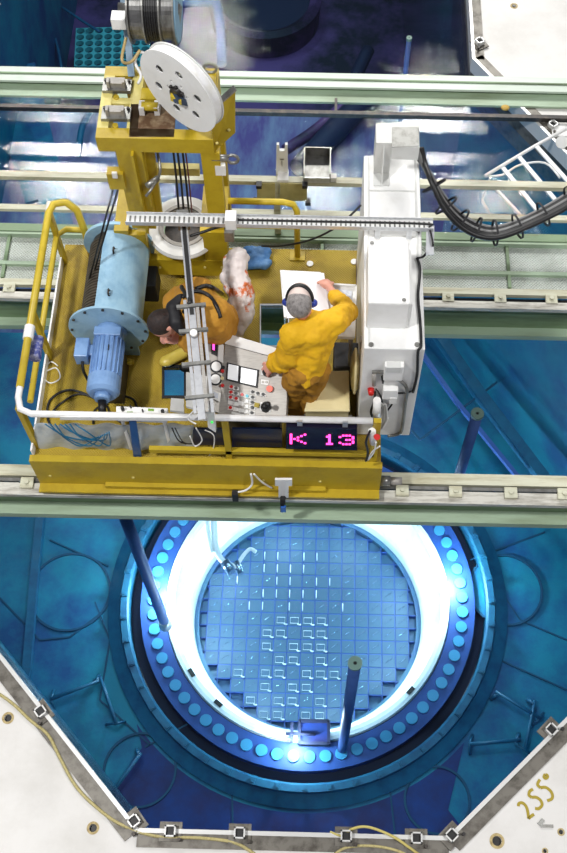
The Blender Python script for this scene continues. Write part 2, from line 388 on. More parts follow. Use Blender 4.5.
bracket(479, 45, R(-60), 'small socket bracket beside the far right pool edge at the top of the picture')
bracket(552, 128, R(-45), 'small socket bracket on the far right deck beside the white ladder frame')
for (a, b, r), lb in zip(DH, ('dark anchor hole with rusty rim at the far left deck edge', 'dark anchor hole with a rusty rim in the lower left deck', 'dark anchor hole with a rusty rim below the painted 255', 'small rusty anchor hole at the right picture edge near the painted 255', 'smallest anchor hole in the lower right corner of the deck', 'dark anchor hole in the white deck at the top right')):
    p = P(a, b, 0)
    t = thing('anchor_hole', lb, 'hole', p + V((0, 0, -.1)))
    MB().lathe([(r / 160, 0.0), (r / 160 * 1.6, 0.0), (r / 160 * 1.6, 0.0025), (r / 160, 0.0025)], p, (0, 0, 1), 24, True).build('rim', mat('rim_rust', (196, 178, 130), 0.8, rgb2=(130, 104, 60), scale=30, amt=0.8), t)
    MB().cyl(p + V((0, 0, -.1)), p + V((0, 0, -.03)), r / 161, seg=20).build('plug', BLK, t)
tag(MB().tube([P(a, b, .018) for a, b in ((-30, 676), (8, 700), (30, 720), (48, 735), (60, 758), (75, 785), (95, 806), (120, 824), (155, 836), (200, 838), (232, 842), (250, 851), (275, 870))], .013, 8, 6).build('hose', CORD), 'long tan hose lying on the white deck along the lower left pool edge', 'hose')
tag(MB().tube([P(a, b, z) for a, b, z in ((328, 860, .016), (345, 848, .016), (372, 846, .016), (398, 851, .016), (420, 862, .016))], .011, 8, 6).build('hose', CORD), 'short loop of tan hose on the deck at the bottom edge of the picture', 'hose')
tag(MB().tube([P(a, b, z) for a, b, z in ((330, 832, .02), (343, 836, .03), (352, 829, .05), (368, 827, .06), (392, 836, .06), (410, 848, .03), (424, 858, .014))], .011, 8, 6).build('hose', mat('yellow_hose', (205, 190, 110), 0.6)), 'loose yellow hose arching over the bottom pool curb', 'hose')
# painted 255 degrees
def strokes(ls, wd):
    m = MB()
    for l in ls:
        pts = spline([P(a, b, 0) for a, b in l], 6)
        lf, rt = [], []
        for i in range(len(pts)):
            d = (pts[min(i + 1, len(pts) - 1)] - pts[max(i - 1, 0)]).normalized(); n = V((-d.y, d.x, 0)) * wd; z_ = V((0, 0, .003)); lf.append(pts[i] + n + z_); rt.append(pts[i] - n + z_)
        for i in range(len(pts) - 1): m.add([rt[i], rt[i + 1], lf[i + 1], lf[i]], [(0, 1, 2, 3)])
    return m
def q6(l): return [(440 + a / 4.465, 700 + b / 4.465) for a, b in l]
g = strokes([q6([(350, 475), (352, 462), (368, 460), (384, 475), (392, 500), (395, 530)]), q6([(395, 530), (405, 520), (420, 510)]),
             q6([(415, 398), (400, 408), (397, 425), (410, 435)]), q6([(410, 435), (430, 435), (450, 450), (455, 470), (440, 485), (424, 484)]),
             q6([(446, 355), (438, 368), (436, 380), (448, 392)]), q6([(448, 392), (470, 390), (492, 405), (502, 425), (498, 442), (478, 450)]),
             q6([(470, 333), (478, 336), (480, 344), (472, 350), (464, 345), (466, 336), (470, 333)])], .012)
tag(g.build('painted_marking', OCH), 'ochre hand painted 255 degrees on the white deck at the lower right', 'marking')
tag(MB().obox(P(547, 826, .006), V((.05, 0, 0)), V((0, .012, 0)), V((0, 0, .005))).obox(P(541, 822, .006), V((.02, .02, 0)), V((-.01, .01, 0)), V((0, 0, .005))).build('tape_scrap', GRY), 'small torn grey tape scrap on the deck below the painted 255', 'tape')
# ================================================================== UNDER WATER
# reactor vessel flange
t = thing('reactor_vessel', 'round submerged reactor vessel opening with white cone and ring of round studs', 'reactor vessel', V((cen.x, cen.y, -11)))
c0 = V((cen.x, cen.y, 0))
MB().lathe([(1.73, -9.4), (1.73, -6.75), (1.76, -6.65), (1.98, -6.1), (2.05, -6.0), (2.06, -6.5), (1.85, -6.9), (1.83, -9.4)], c0, (0, 0, 1), 96, True).build('cone_wall', VES, t)
MB().lathe([(1.93, -5.99), (1.985, -5.96), (2.035, -5.96), (2.04, -6.02)], c0, (0, 0, 1), 96, True).build('lip_ring', VES, t)
MB().lathe([(2.06, -6.4), (2.06, -6.0), (2.42, -6.0), (2.42, -6.4)], c0, (0, 0, 1), 96, True).build('flange', FLG, t)
MB().lathe([(2.42, -6.4), (2.42, -6.22), (2.57, -6.22), (2.57, -6.4)], c0, (0, 0, 1), 96, True).build('seal_groove', GRV, t)
MB().lathe([(2.58, -6.4), (2.58, -5.98), (2.61, -5.95), (2.70, -5.95), (2.72, -6.0), (2.9, -6.07), (2.9, -6.4)], c0, (0, 0, 1), 96, True).build('seal_ring', RNG, t)
for i in range(64):
    a = 2 * PI * i / 64 + .03; q = c0 + V((2.235 * math.cos(a), 2.235 * math.sin(a), -6.0))
    MB().cyl(q, q + V((0, 0, .025)), .085, .08, 20).build('stud_plug', STD, t)
for i in range(48):
    a = 2 * PI * i / 48; q = c0 + V((2.66 * math.cos(a), 2.66 * math.sin(a), -5.935)); e = V((math.cos(a), math.sin(a), 0)); f = V((-e.y, e.x, 0))
    MB().obox(q, e * .045, f * .035, V((0, 0, .018))).obox(q + V((0, 0, .02)), e * .02, f * .02, V((0, 0, .012))).build('clamp', RNG, t)
for a in (R(215), R(318), R(232)):
    q = c0 + V((1.96 * math.cos(a), 1.96 * math.sin(a), -5.97)); e = V((math.cos(a), math.sin(a), 0)); f = V((-e.y, e.x, 0))
    MB().obox(q, e * .03, f * .06, V((0, 0, .03))).build('guide_lug', DKS, t)
# core
cc = V((cen.x, cen.y, -6.95)); cell = 0.205
tg = thing('core_top_guide', 'blue lattice plate of square cells filling the reactor opening', 'core grid', V((cc.x, cc.y, -9.4)))
MB().cyl(cc + V((0, 0, -.5)), cc + V((0, 0, -.15)), 1.72, seg=96).build('core_plate', CORE, tg)
m = MB()
for i in range(-8, 9):
    x = (i - .5) * cell
    if abs(x) < 1.69:
        l = math.sqrt(1.71 ** 2 - x * x)
        m.box(cc.x + x - .0075, cc.x + x + .0075, cc.y - l, cc.y + l, cc.z - .16, cc.z - .045)
        m.box(cc.x - l, cc.x + l, cc.y + x - .0075, cc.y + x + .0075, cc.z - .16, cc.z - .045)
m.build('lattice', FLG, tg)
MB().ring(cc + V((0, 0, -.2)), (0, 0, 1), 1.66, 1.725, .18, 96).build('rim', CORE, tg)
HN2 = mat('painted_glint_white', (235, 240, 245), 0.3, 0.1)  # white paints glints onto the handles in the middle columns
protos = {}
for i in range(-8, 8):
    for j in range(-8, 8):
        x, y = i * cell, j * cell
        if math.hypot(x, y) > 1.6: continue
        q = cc + V((x, y, -.34))
        kd = 1 if (-3 <= i <= 1 and j <= 5 and (i + j * 2) % 3 != 0) or (-5 <= i <= 3 and -6 <= j <= 4 and (i * 3 + j * 5) % 7 == 0) else 0
        if kd and j < 1: kd = 2
        if kd not in protos:
            protos[kd] = pr = thing('fuel_assembly', ('square fuel assembly with dull bail handle standing in the blue core lattice', 'fuel assembly with straight handle painted white as a glint in the far middle columns of the core', 'fuel assembly with square handle painted white as a glint in the near middle columns of the core')[kd], 'fuel assembly', q, ('fuel assemblies in the core', 'fuel assemblies with straight handles painted as glints', 'fuel assemblies with square handles painted as glints')[kd])
            MB().box(q.x - .095, q.x + .095, q.y - .095, q.y + .095, q.z, q.z + .3).build('channel', FUEL, pr, bevel=.006)
            if kd == 1: MB().tube([q + V((-.085, .06, .3)), q + V((-.085, .05, .34)), q + V((-.085, -.05, .34)), q + V((-.085, -.06, .3))], .0075, 6).build('handle', HN2, pr)
            elif kd == 2: MB().tube([q + V((x_, y_, .312)) for x_, y_ in ((-.06, -.06), (.06, -.06), (.06, .03), (-.06, .03))], .0055, 6, closed=True).tube([q + V((.05, -.07, .31)), q + V((.075, -.09, .33)), q + V((.095, -.08, .31))], .012, 6).build('handle', HN2, pr)
            else: MB().tube([q + V((-.045, -.03, .3)), q + V((-.04, -.027, .35)), q + V((.04, .027, .35)), q + V((.045, .03, .3))], .0045, 6).build('handle', HNDL, pr)
        else: dup(protos[kd], q)
# lower guide frame and its arm at the near rim
q = P(314, 732, -5.85)
t = thing('inspection_stand', 'dark square frame with side arm sitting on the near vessel rim', 'frame', q + V((0, 0, -.1)))
m = MB()
for s in (-1, 1):
    m.box(q.x + s * .2 - .02, q.x + s * .2 + .02, q.y - .16, q.y + .16, q.z - .1, q.z + .02)
    m.box(q.x - .2, q.x + .2, q.y + s * .15 - .02, q.y + s * .15 + .02, q.z - .1, q.z + .02)
m.build('frame', GRV, t)
MB().box(q.x - .19, q.x + .19, q.y - .14, q.y + .14, q.z - .09, q.z - .05).build('panel', LN2, t)
MB().cyl(q + V((-.38, -.03, 0)), q + V((.02, -.03, 0)), .022).box(q.x - .32, q.x - .28, q.y - .14, q.y + .12, q.z - .02, q.z + .02).build('arm', GRV, t)
# submerged lamp poles
def pole(px, py, zt, zb, r, label, cap=True, m=POL, group='vertical tool poles standing in the water'):
    p = P(px, py, zt); b = V((p.x, p.y, zb)); t = thing('pole', label, 'pole', b, group)
    MB().cyl(b, p, r, seg=20).build('shaft', m, t)
    if cap:
        MB().ring(p, (0, 0, 1), r * .3, r * 1.15, .04, 20).build('cap_ring', mat('cap_cream', (120, 150, 140), .5), t)
        MB().cyl(p, p + V((0, 0, .02)), r * .32, seg=12).build('socket', BLK, t)
    return p, b
pole(355, 664, -1.7, -5.95, .065, 'vertical pole with round capped top standing at the near rim of the reactor opening')
pole(477, 415, -.45, -3.0, .058, 'pale vertical pole with round cap in the blue water right of the white cabinet')
q, b = pole(118, 498, -1.2, -5.4, .07, 'slanting looking submerged pole at the left rim of the reactor opening', False)
pole(409, 80 / 2 , -.45, -5.0, .03, 'thin capped pole in the far pool near the top right reflections')
tl = thing('underwater_lamp', 'underwater lamp housing at the foot of the left pole', 'lamp', V((b.x, b.y, -5.6)))
MB().cyl(V((b.x, b.y, -5.6)), V((b.x, b.y, -5.36)), .09, .075, 20).build('housing', ALU, tl)
# curved fuel handling arm, upper left of opening
t = thing('handling_arm', 'white bent handling arm hanging into the upper left of the reactor opening', 'arm', P(215, 500, -6.6))
z = -5.4
MB().tube([P(214, 490, z), P(214, 520, z), P(216, 548, z), P(224, 562, z), P(238, 568, z)], .045, 10, 5).build('bent_tube', VES, t)
MB().tube([P(206, 490, z), P(208, 530, z), P(212, 553, z)], .03, 8, 4).build('side_tube', VES, t)
MB().tube([P(236, 567, z), P(243, 556, z), P(250, 549, z), P(256, 552, z)], .028, 8, 4).build('hook', VES, t)
MB().cyl(P(225, 562, z + .05), P(232, 572, z + .05), .07).cyl(P(236, 562, z), P(241, 574, z), .05).build('joint', HNDL, t)
# seams, hatch rings and ledges on the well floor
def floorbar(ptsz, wdt, hgt, m_, name, label, cat, z=FZ, group=None):
    m = MB()
    for i in range(len(ptsz) - 1):
        m.bar(P(*ptsz[i], z + hgt / 2), P(*ptsz[i + 1], z + hgt / 2), wdt, hgt)
    return tag(m.build(name, m_), label, cat, group)
for k, (pl, lb) in enumerate((
    ([(145, 747), (195, 720), (235, 742)], 'weld seam on the dark floor below left of the vessel'),
    ([(0, 598), (40, 640), (70, 637), (105, 610), (122, 575)], 'loose dark hose line curving over the floor left of the vessel'),
    ([(50, 540), (108, 566)], 'short weld seam on the floor left of the left pole'),
    ([(95, 602), (110, 640), (100, 700), (150, 745)], 'weld seam bending along the left of the seal ring'),
    ([(470, 560), (545, 532)], 'weld seam on the floor at the upper right of the vessel'),
    ([(480, 560), (520, 620), (567, 640)], 'dark hose line curving over the floor right of the vessel'),
    ([(447, 730), (500, 660), (567, 690)], 'weld seam on the floor right of the vessel'),
    ([(390, 790), (395, 836)], 'weld seam on the dark floor at the bottom right'),
    ([(232, 790), (233, 830)], 'weld seam on the dark floor at the bottom left'))):
    floorbar(pl, .022, .02, SEAM, 'weld_seam', lb, 'seam')
floorbar([(42, 500), (34, 585), (27, 670), (20, 700)], .12, .12, RNG, 'pipe', 'long straight submerged pipe on the far left of the well floor', 'pipe')
floorbar([(428, 320), (480, 395), (560, 500), (600, 560)], .16, .16, RNG, 'ledge', 'long diagonal submerged ledge between the two girders on the right', 'ledge', z=-5.0)
floorbar([(398, 320), (455, 400), (520, 480)], .06, .08, POL, 'ledge', 'narrow diagonal submerged rail beside the wide ledge', 'ledge', z=-5.0)
floorbar([(380, 395), (420, 440), (500, 380)], .03, .03, SEAM, 'weld_seam', 'weld seam with a bend beside the capped pole right of the cabinet', 'seam', z=-5.0)
struct(MB().slab([P(330, 300, -5.0), P(428, 300, -5.0), P(620, 560, -5.0), P(620, 640, -5.05), P(540, 560, -5.05), P(470, 480, -5.0), P(330, 420, -5.0)], .1), 'floor_ledge', LNR) if False else None
for a, b, r, lb in ((505, 590, .55, 'round hatch cover outline on the floor right of the vessel'), (70, 592, .6, 'round hatch cover outline on the floor left of the vessel'), (140, 770, .5, 'round hatch cover outline on the dark floor below left of the vessel'), (437, 800, .45, 'round hatch cover outline on the dark floor at lower right')):
    p = P(a, b, FZ); t = thing('hatch_cover', lb, 'hatch', p, 'round hatches in the well floor')
    MB().lathe([(r - .03, 0), (r, 0), (r, .03), (r - .03, .03)], p, (0, 0, 1), 48, True).build('rim', SEAM, t)
    if b < 750: MB().cyl(p, p + V((0, 0, .016)), r - .035, seg=48).build('lid', LN2 if b > 750 else LNR, t)
for k, (a, b, an, lb) in enumerate(((75, 690, .4, 'three armed submerged bracket on the floor at the left'), (108, 700, 2.0, 'second submerged bracket right of the three armed one'), (125, 775, 1.0, 'small submerged bracket near the lower left hatch'), (518, 705, 2.6, 'pale submerged strut with hooked end at the right floor'), (495, 742, 0.1, 'pale submerged strut near the right pool edge'), (530, 725, 1.3, 'short pale strut touching the right pool edge'))):
    p = P(a, b, FZ + .12); t = thing('submerged_strut', lb, 'strut', V((p.x, p.y, FZ)))
    d = V((math.cos(an), math.sin(an), 0)); e = V((-d.y, d.x, 0))
    MB().tube([p - d * .35, p, p + d * .35], .025, 8).build('bar', RNG, t)
    MB().tube([p - d * .35 - e * .12 + V((0, 0, -.1)), p - d * .35, p - d * .28 + e * .14 + V((0, 0, -.1))], .02, 8).tube([p + d * .3, p + d * .36 + e * .1 + V((0, 0, -.1))], .03, 8).build('foot', RNG, t)
# deep pool contents
ZD = -7.6
t = thing('storage_rack', 'teal steel storage rack with rows of round holes in the far dark pool', 'rack', P(100, 45, ZD))
c4 = [P(76, 28, ZD), P(150, 26, ZD), P(150, 66, ZD), P(74, 66, ZD)]
hl = []
for i in range(8):
    for j in range(6):
        u, v_ = (i + .5) / 8, (j + .5) / 6
        a = c4[0].lerp(c4[1], u); b = c4[3].lerp(c4[2], u); p = a.lerp(b, v_); hl.append(circ(p, .085, 12))
MB().holed([(p.x, p.y) for p in c4], hl, ZD - .12, ZD).build('perforated_top', RACK, t)
MB().prism([(p.x, p.y) for p in c4], -8.4, ZD - .12).build('body', GRV, t)
for lb, pts, r, mm in (('pale bent pipe crossing the dark water above the girder right of the reel', [(150, 6), (205, 2), (218, 10), (222, 64)], .1, POL),
                   ('thin pale pipe in the dark water at the top left', [(40, 8), (55, 38), (62, 70)], .03, RNG),
                   ('thin pale cable in the dark water at the top left corner', [(60, 6), (84, 22), (100, 32)], .03, RNG),
                   ('slanted dark machine track in the far pool behind the railing', [(300, 170), (345, 120), (372, 96)], .22, GRV),
                   ('violet pipe curving beside the slanted machine track', [(285, 150), (318, 128), (360, 90)], .1, LNRD),
                   ('dark cylinder lying in the far pool left of the tall pole', [(353, 82), (368, 50)], .14, GRV),
                   ('teal tube rising near the bright reflection on the left', [(78, 155), (82, 128), (90, 112)], .06, RNG)):
    tag(MB().tube([P(a, b, -5.8 if max(q_[1] for q_ in pts) > 100 else -7.4) for a, b in pts], r, 12, 4).build('submerged_pipe', mm), lb, 'pipe', 'pipes in the far pool')
t = thing('drain_basin', 'large dark oval basin under water at the top centre of the far pool', 'basin', P(265, 5, -8.0))
p = P(265, 5, -8.0)
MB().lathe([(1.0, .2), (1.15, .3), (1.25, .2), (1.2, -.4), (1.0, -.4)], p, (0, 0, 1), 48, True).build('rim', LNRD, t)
MB().cyl(p + V((0, 0, -.4)), p + V((0, 0, .05)), 1.05, seg=40).build('bowl', GRV, t)
m = MB()
for a, b, c_, d_ in ((0, 80, 40, 200), (22, 66, 60, 230), (130, 200, 160, 240)):
    m.bar(P(a, b, -6.06), P(c_, d_, -6.06), .5, .06)
tag(m.build('floor_plate', LNR), 'pale floor plates slanting through the far pool at the left', 'plate')
# lights under water
lb_ = (0.80, 0.92, 1.0)
def at(px, py, z): return P(px, py, z)
lamp('underwater_lamp_light', 'POINT', at(166, 585, -5.65), 150, lb_, .10)
lamp('underwater_lamp_light', 'POINT', at(450, 575, -5.65), 150, lb_, .10)
lamp('underwater_lamp_light', 'POINT', at(296, 742, -5.65), 70, lb_, .08)
for k in range(8):
    a_ = 2 * PI * k / 8 + .3; lamp('rim_fill_light', 'POINT', (cen.x + 1.4 * math.cos(a_), cen.y + 1.4 * math.sin(a_), -6.3), 22, lb_, .06)  # added fill ringing the cone to whiten it, no lamps sit here
lamp('core_fill_light', 'AREA', V((cen.x, cen.y + 1.6, -2.6)), 60, (.72, .9, 1), 1.2, target=(cen.x, cen.y, -7))  # added fill above the core; the core itself does not glow
lamp('well_fill_light', 'SPOT', at(60, 440, -1.2), 110, lb_, .2, target=at(90, 590, -6), spot_size=R(120), spot_blend=.8)  # added fill for the left well floor, without any fixture
lamp('well_fill_light', 'SPOT', at(540, 455, -1.2), 160, lb_, .2, target=at(450, 430, -6), spot_size=R(130), spot_blend=.8)  # added fill for the right well floor, without any fixture
lamp('transfer_fill_light', 'SPOT', at(250, 215, -.8), 200, (.85, .88, 1), .3, target=at(250, 170, -6), spot_size=R(150), spot_blend=.9)  # added fill lifting the transfer floor in the bridge's shadow
lamp('deep_fill_light', 'SPOT', at(330, 85, -1), 260, (1, .8, 1), .3, target=at(330, 20, -10), spot_size=R(120), spot_blend=.9)  # added violet-tinted fill for the deep pool, without any fixture
# ================================================================== BRIDGE
XL, XR = -7.5, 7.5
GT = 0.60
def clamps(parent, ypos, z, xs, m_=GCR):
    for x in xs:
        MB().box(x - .055, x + .055, ypos - .05, ypos + .05, z, z + .03).cyl((x, ypos, z + .03), (x, ypos, z + .05), .02, seg=8).build('rail_clamp', m_, parent)
# near girder
y0, y1, y2, y3 = Y(470, GT), Y(481, GT), Y(488, GT), Y(500, GT)
t = thing('bridge_girder', 'near cream and green bridge girder carrying the yellow platform over the reactor opening', 'girder', (0, y2, -.1))
MB().box(XL, XR, y3, y2, GT - .05, GT).build('track_plate', TRK, t)
MB().box(XL, XR, y2, y1, GT - .10, GT - .07).build('channel', BLKM, t)
MB().box(XL, XR, (y1 + y2) / 2 - .015, (y1 + y2) / 2 + .015, GT - .07, GT - .01).build('crane_rail', GRY, t)
MB().box(XL, XR, y1, y0, GT - .05, GT).build('top_flange', GCR, t)
MB().box(XL, XR, y2 - .0, y1 + .02, .15, GT - .10).build('web', GRN2, t)
yl = Y(519, .2)
MB().box(XL, XR, yl, y1, .12, .2).build('lower_flange', GRN, t)
clamps(t, y2 - .01, GT, [P(a, 487, GT).x for a in (27, 81, 135, 402, 455, 510, 563)])
GNEAR = t
# far girder with walkway
f0, f1, f2, f3 = Y(284, GT), Y(290, GT), Y(297, GT), Y(304, GT)
t = thing('bridge_girder', 'far green bridge girder with white track behind the yellow platform', 'girder', (0, f2, -.1))
MB().box(XL, XR, f3, f2, GT - .05, GT).build('track_plate', TRK, t)
MB().box(XL, XR, f2, f1, GT - .10, GT - .07).build('channel', BLKM, t)
MB().box(XL, XR, f1, f0, GT - .05, GT).build('top_flange', GCR, t)
MB().box(XL, XR, f2, f1 + .02, .15, GT - .10).build('web', GRN2, t)
MB().box(XL, XR, Y(331, .15), f1, .08, .15).build('lower_flange', GRN, t)
MB().box(XL, XR, Y(309, GT - .2), f2, GT - .26, GT - .2).build('middle_flange', GRN2, t)
clamps(t, (f1 + f2) / 2, GT - .02, [P(a, 295, GT).x for a in (8, 448, 500, 551)])
w0, w1 = Y(238, GT), f0
t = thing('walkway', 'white tread plate walkway with green frame along the far girder', 'walkway', (0, w0, 0.3))
MB().box(XL, XR, w1 + .01, w0, GT - .07, GT - .04).build('tread_plate', MSH, t)
MB().box(XL, XR, w0, w0 + .09, GT - .12, GT + .03).build('edge_beam', GRN2, t)
MB().box(XL, XR, w0 - .03, w0 - .002, GT - .04, GT + .02).build('toe_board', GRN, t)
yb = Y(268, GT); MB().box(XL, XR, yb - .02, yb + .02, GT - .04, GT + .0).build('stringer', GRN, t)
for a in (5, 322, 508):
    p = P(a, 258, GT); MB().bar((p.x, w1 + .02, GT - .02), (p.x, w0 - .03, GT - .02), .03, .03).build('cross_bar', GRN2, t)
# guard rail
yr = w0 + .05
zt, zm = None, None
def zat(py, y):                                # height at which a point above y shows on picture row py
    d = ray(283, py); return H + d.z * (y / d.y)
zt, zm = zat(179, yr), zat(212, yr)
t = thing('guard_rail', 'long cream guard rail with two bars behind the platform walkway', 'railing', (0, yr, GT))
MB().box(XL, XR, yr - .035, yr + .035, zt - .05, zt).build('top_bar', GCR, t)
MB().box(XL, XR, yr - .03, yr + .03, zm - .04, zm).build('middle_bar', GCR, t)
for a in (-60, 277, 640):
    x = PY(a, 200, yr).x; MB().box(x - .03, x + .03, yr - .025, yr + .025, GT, zt - .05).build('post', GCR, t)
# far girder and dark bar
a0, a1 = Y(72, .12), Y(86, .12)
t = thing('crane_girder', 'pale green crane girder crossing the far pool behind the hoist tower', 'girder', (0, a1, 0))
MB().box(XL - 2, XR + 2, a1, a0, .09, .12).build('top_flange', mat('pale_green_white_paint', (216, 228, 216), .5, rgb2=(180, 194, 176), scale=3, amt=.5, stretch=(.3, 2, 2)), t)
MB().box(XL - 2, XR + 2, a1 + .04, a1 + .1, .04, .09).build('web', GRN2, t)
MB().box(XL - 2, XR + 2, Y(101, .04), a1 + .1, .01, .04).build('lower_flange', GRN, t)
MB().box(XL - 2, XR + 2, (a0 + a1) / 2 - .01, (a0 + a1) / 2 + .01, .12, .135).build('rail', GRN2, t)
yc = Y(111, .1)
t = thing('cable_track', 'thin dark cable track stretched across the far pool below the pale girder', 'track', (0, yc, 0))
MB().box(XL - 2, XR + 2, yc - .025, yc + .025, .04, .1).build('bar', DKS, t)
for a in (336, 180): x = P(a, 105, .1).x; MB().box(x - .015, x + .015, yc, Y(100, 0), .02, .05).build('hanger', DKS, t)
# items on the guard rail
p = PY(283, 180, yr)
t = thing('fork_bracket', 'white upright fork bracket clamped on the guard rail', 'bracket', V((p.x, yr, zt)))
pl = yr + .06
def q(px, py): return PY(px, py, pl)
MB().slab([q(276, 178), q(288, 178), q(287.5, 145), q(285, 145), q(284.5, 151), q(279.5, 151), q(279, 145), q(276.5, 145)], .03, (0, -1, 0)).build('fork_plate', WHT, t)
MB().obox(q(282, 159) + V((0, -.004, 0)), V((.018, 0, 0)), V((0, .005, 0)), V((0, 0, .004))).obox(q(282, 163) + V((0, -.004, 0)), V((.003, 0, 0)), V((0, .005, 0)), V((0, 0, .03))).build('mark', GRY, t)
MB().box(p.x - .05, p.x + .05, yr - .04, yr + .09, zt, zt + .03).build('clamp', WHT, t)
a, b = P(304, 176, zt + .02), P(330, 176, zt + .02); ye = Y(154, zt + .02)
t = thing('tray_bin', 'open grey steel bin clamped on the guard rail', 'bin', ((a.x + b.x) / 2, yr, zt))
MB().box(a.x, b.x, yr - .03, ye, zt, zt + .012).build('bin_floor', GRY, t)
m = MB()
for x in (a.x, b.x): m.box(x - .005, x + .005, yr - .03, ye, zt, zt + .12)
m.box(a.x, b.x, ye - .005, ye + .005, zt, zt + .12).build('bin_side', GRY, t)
MB().box(a.x, b.x, yr - .04, yr - .03, zt, zt + .07).build('bin_lip', ALU, t)
MB().box(b.x, b.x + .06, yr - .02, yr + .04, zt + .0, zt + .05).build('clamp_block', WHT, t)
t = thing('control_plate', 'olive painted plate hung between the bars of the guard rail', 'plate', V((PY(281, 195, yr - .05).x, yr - .05, zm)))
for (u, v_, mm, nm) in ((257, 275, CRE, 'plate'), (280, 307, CRE, 'plate')):
    MB().slab([PY(u, 184, yr - .05), PY(v_, 184, yr - .05), PY(v_, 201, yr - .05), PY(u, 201, yr - .05)], .02, (0, -1, 0)).build(nm, mat('olive_cream_panel', (188, 178, 120), .5, rgb2=(150, 140, 80), scale=8, amt=.6), t)
for u, v_ in ((259, 185), (305, 185), (256, 201), (308, 202)):
    c_ = PY(u, v_, yr - .06); MB().box(c_.x - .025, c_.x + .025, yr - .09, yr - .03, c_.z - .02, c_.z + .02).build('clip', BLK, t)
# ladder frame over the water on the right
z = .12
t = thing('ladder_frame', 'white tubular ladder frame leaning over the water at the right', 'ladder', P(530, 160, -.02))
MB().tube([P(485, 176, z), P(535, 146, z), P(580, 121, z)], .02, 8).build('side_rail', WHR, t)
MB().tube([P(497, 190, z), P(527, 222, z)], .018, 8).build('side_rail', WHR, t)
for a, b in (((503, 168), (545, 220)), ((519, 157), (562, 208)), ((536, 146), (590, 206))): MB().bar(P(*a, z), P(*b, z), .045, .02).build('rung', WHR, t)
MB().tube([P(485, 176, z - .02), P(502, 175, z - .02), P(520, 165, z), P(545, 163, z), P(560, 178, z)], .012, 8, 4).build('hand_grip', WHR, t)
MB().tube([P(490, 178, z - .02), P(482, 200, -.3), P(505, 240, -.3)], .01, 8).build('hook_rod', WHR, t)
p = P(505, 109, .02)
tag(MB().ball(p + V((0, 0, .02)), .05, (1, .8, .5)).tube([p, P(515, 101, .02), P(520, 98, .02)], .012).build('float', mat('float_tan', (200, 165, 80), .6)), 'small tan float lying on the pool edge behind the cable track', 'float')
tag(MB().box(P(551, 130, 0).x, P(566, 130, 0).x, P(551, 138, 0).y, P(551, 126, 0).y, 0, .04).cyl(P(562, 142, .0), P(562, 142, .08), .07).build('junction_box', WHT), 'white junction box on the far right deck behind the ladder frame', 'box')
# ================================================================== THE YELLOW PLATFORM
ZF = 1.10                                                          # platform floor
YFr = Y(461, ZF)                                                   # its edge towards the reactor
XA, XB = P(32, 461, ZF).x, P(381, 467, ZF).x
YBk = Y(249, ZF)
ZR = 1.87                                                          # railing height
t = thing('trolley_platform', 'yellow service platform with white topped railing riding on the two bridge girders', 'platform', ((XA + XB) / 2, YFr, GT + .05))
def rect(px0, py0, px1, py1, z):
    return [P(px0, py0, z).xy, P(px1, py0, z).xy, P(px1, py1, z).xy, P(px0, py1, z).xy]
hA, hB = rect(261, 306, 288, 346, ZF), rect(164, 368, 184, 396, ZF)
MB().holed([(XA, YFr), (XB, YFr), (XB, YBk), (XA, YBk)], [hA, hB], ZF - .03, ZF).build('floor_plate', YFL, t)
def hframe(h, m_, w_, name):
    m = MB(); h = [V((p[0], p[1], 0)) for p in h]; c_ = sum(h, V()) / 4; o = [p + (p - c_).normalized() * w_ for p in h]
    z = V((0, 0, ZF + .012))
    for i in range(4): m.slab([h[i] + z, o[i] + z, o[(i + 1) % 4] + z, h[(i + 1) % 4] + z], .05)
    m.build(name, m_, t)
hframe(hA, ALU, .02, 'opening_frame'); hframe(hB, BLKM, .03, 'opening_frame')
MB().box(XA - .02, XB + .01, YFr - .06, YFr, GT + .06, ZF + .02).box(XA - .02, XB + .01, YFr - .14, YFr - .06, GT + .06, GT + .09).build('edge_beam', YEL, t)
MB().box(XA + .55, XB - .45, YFr - .1, YFr - .06, GT + .03, GT + .14).build('stiffener', YEL, t)
for x in (XA + .1, XA + .8, XA + 1.9, XB - .5): MB().cyl((x, YFr - .061, .85), (x, YFr - .07, .85), .012, seg=8).build('bolt', CRE, t)
MB().box(XA, XB, YBk - .05, YBk, ZF - .2, ZF - .03).build('cross_beam', YEL, t)
for x in (XA, XB - .08): MB().box(x, x + .08, YFr, YBk - .05, ZF - .25, ZF - .03).build('side_beam', YEL, t)
for yy in (Y(484, GT), Y(293, GT)):
    for x in (XA + .25, XB - .25): MB().cyl((x - .03, yy, GT + .1), (x + .03, yy, GT + .1), .13, seg=24).build('wheel', DKS, t) if 0 else MB().cyl((x - .03, yy + (.0 if yy > 5 else .02), GT + .045), (x + .03, yy + (.0 if yy > 5 else .02), GT + .045), .055, seg=24).build('wheel', DKS, t)
# light toe board on the left
MB().box(XA, XA + .015, YFr, YBk - .1, ZF, ZF + .1).build('toe_board', WHR, t)
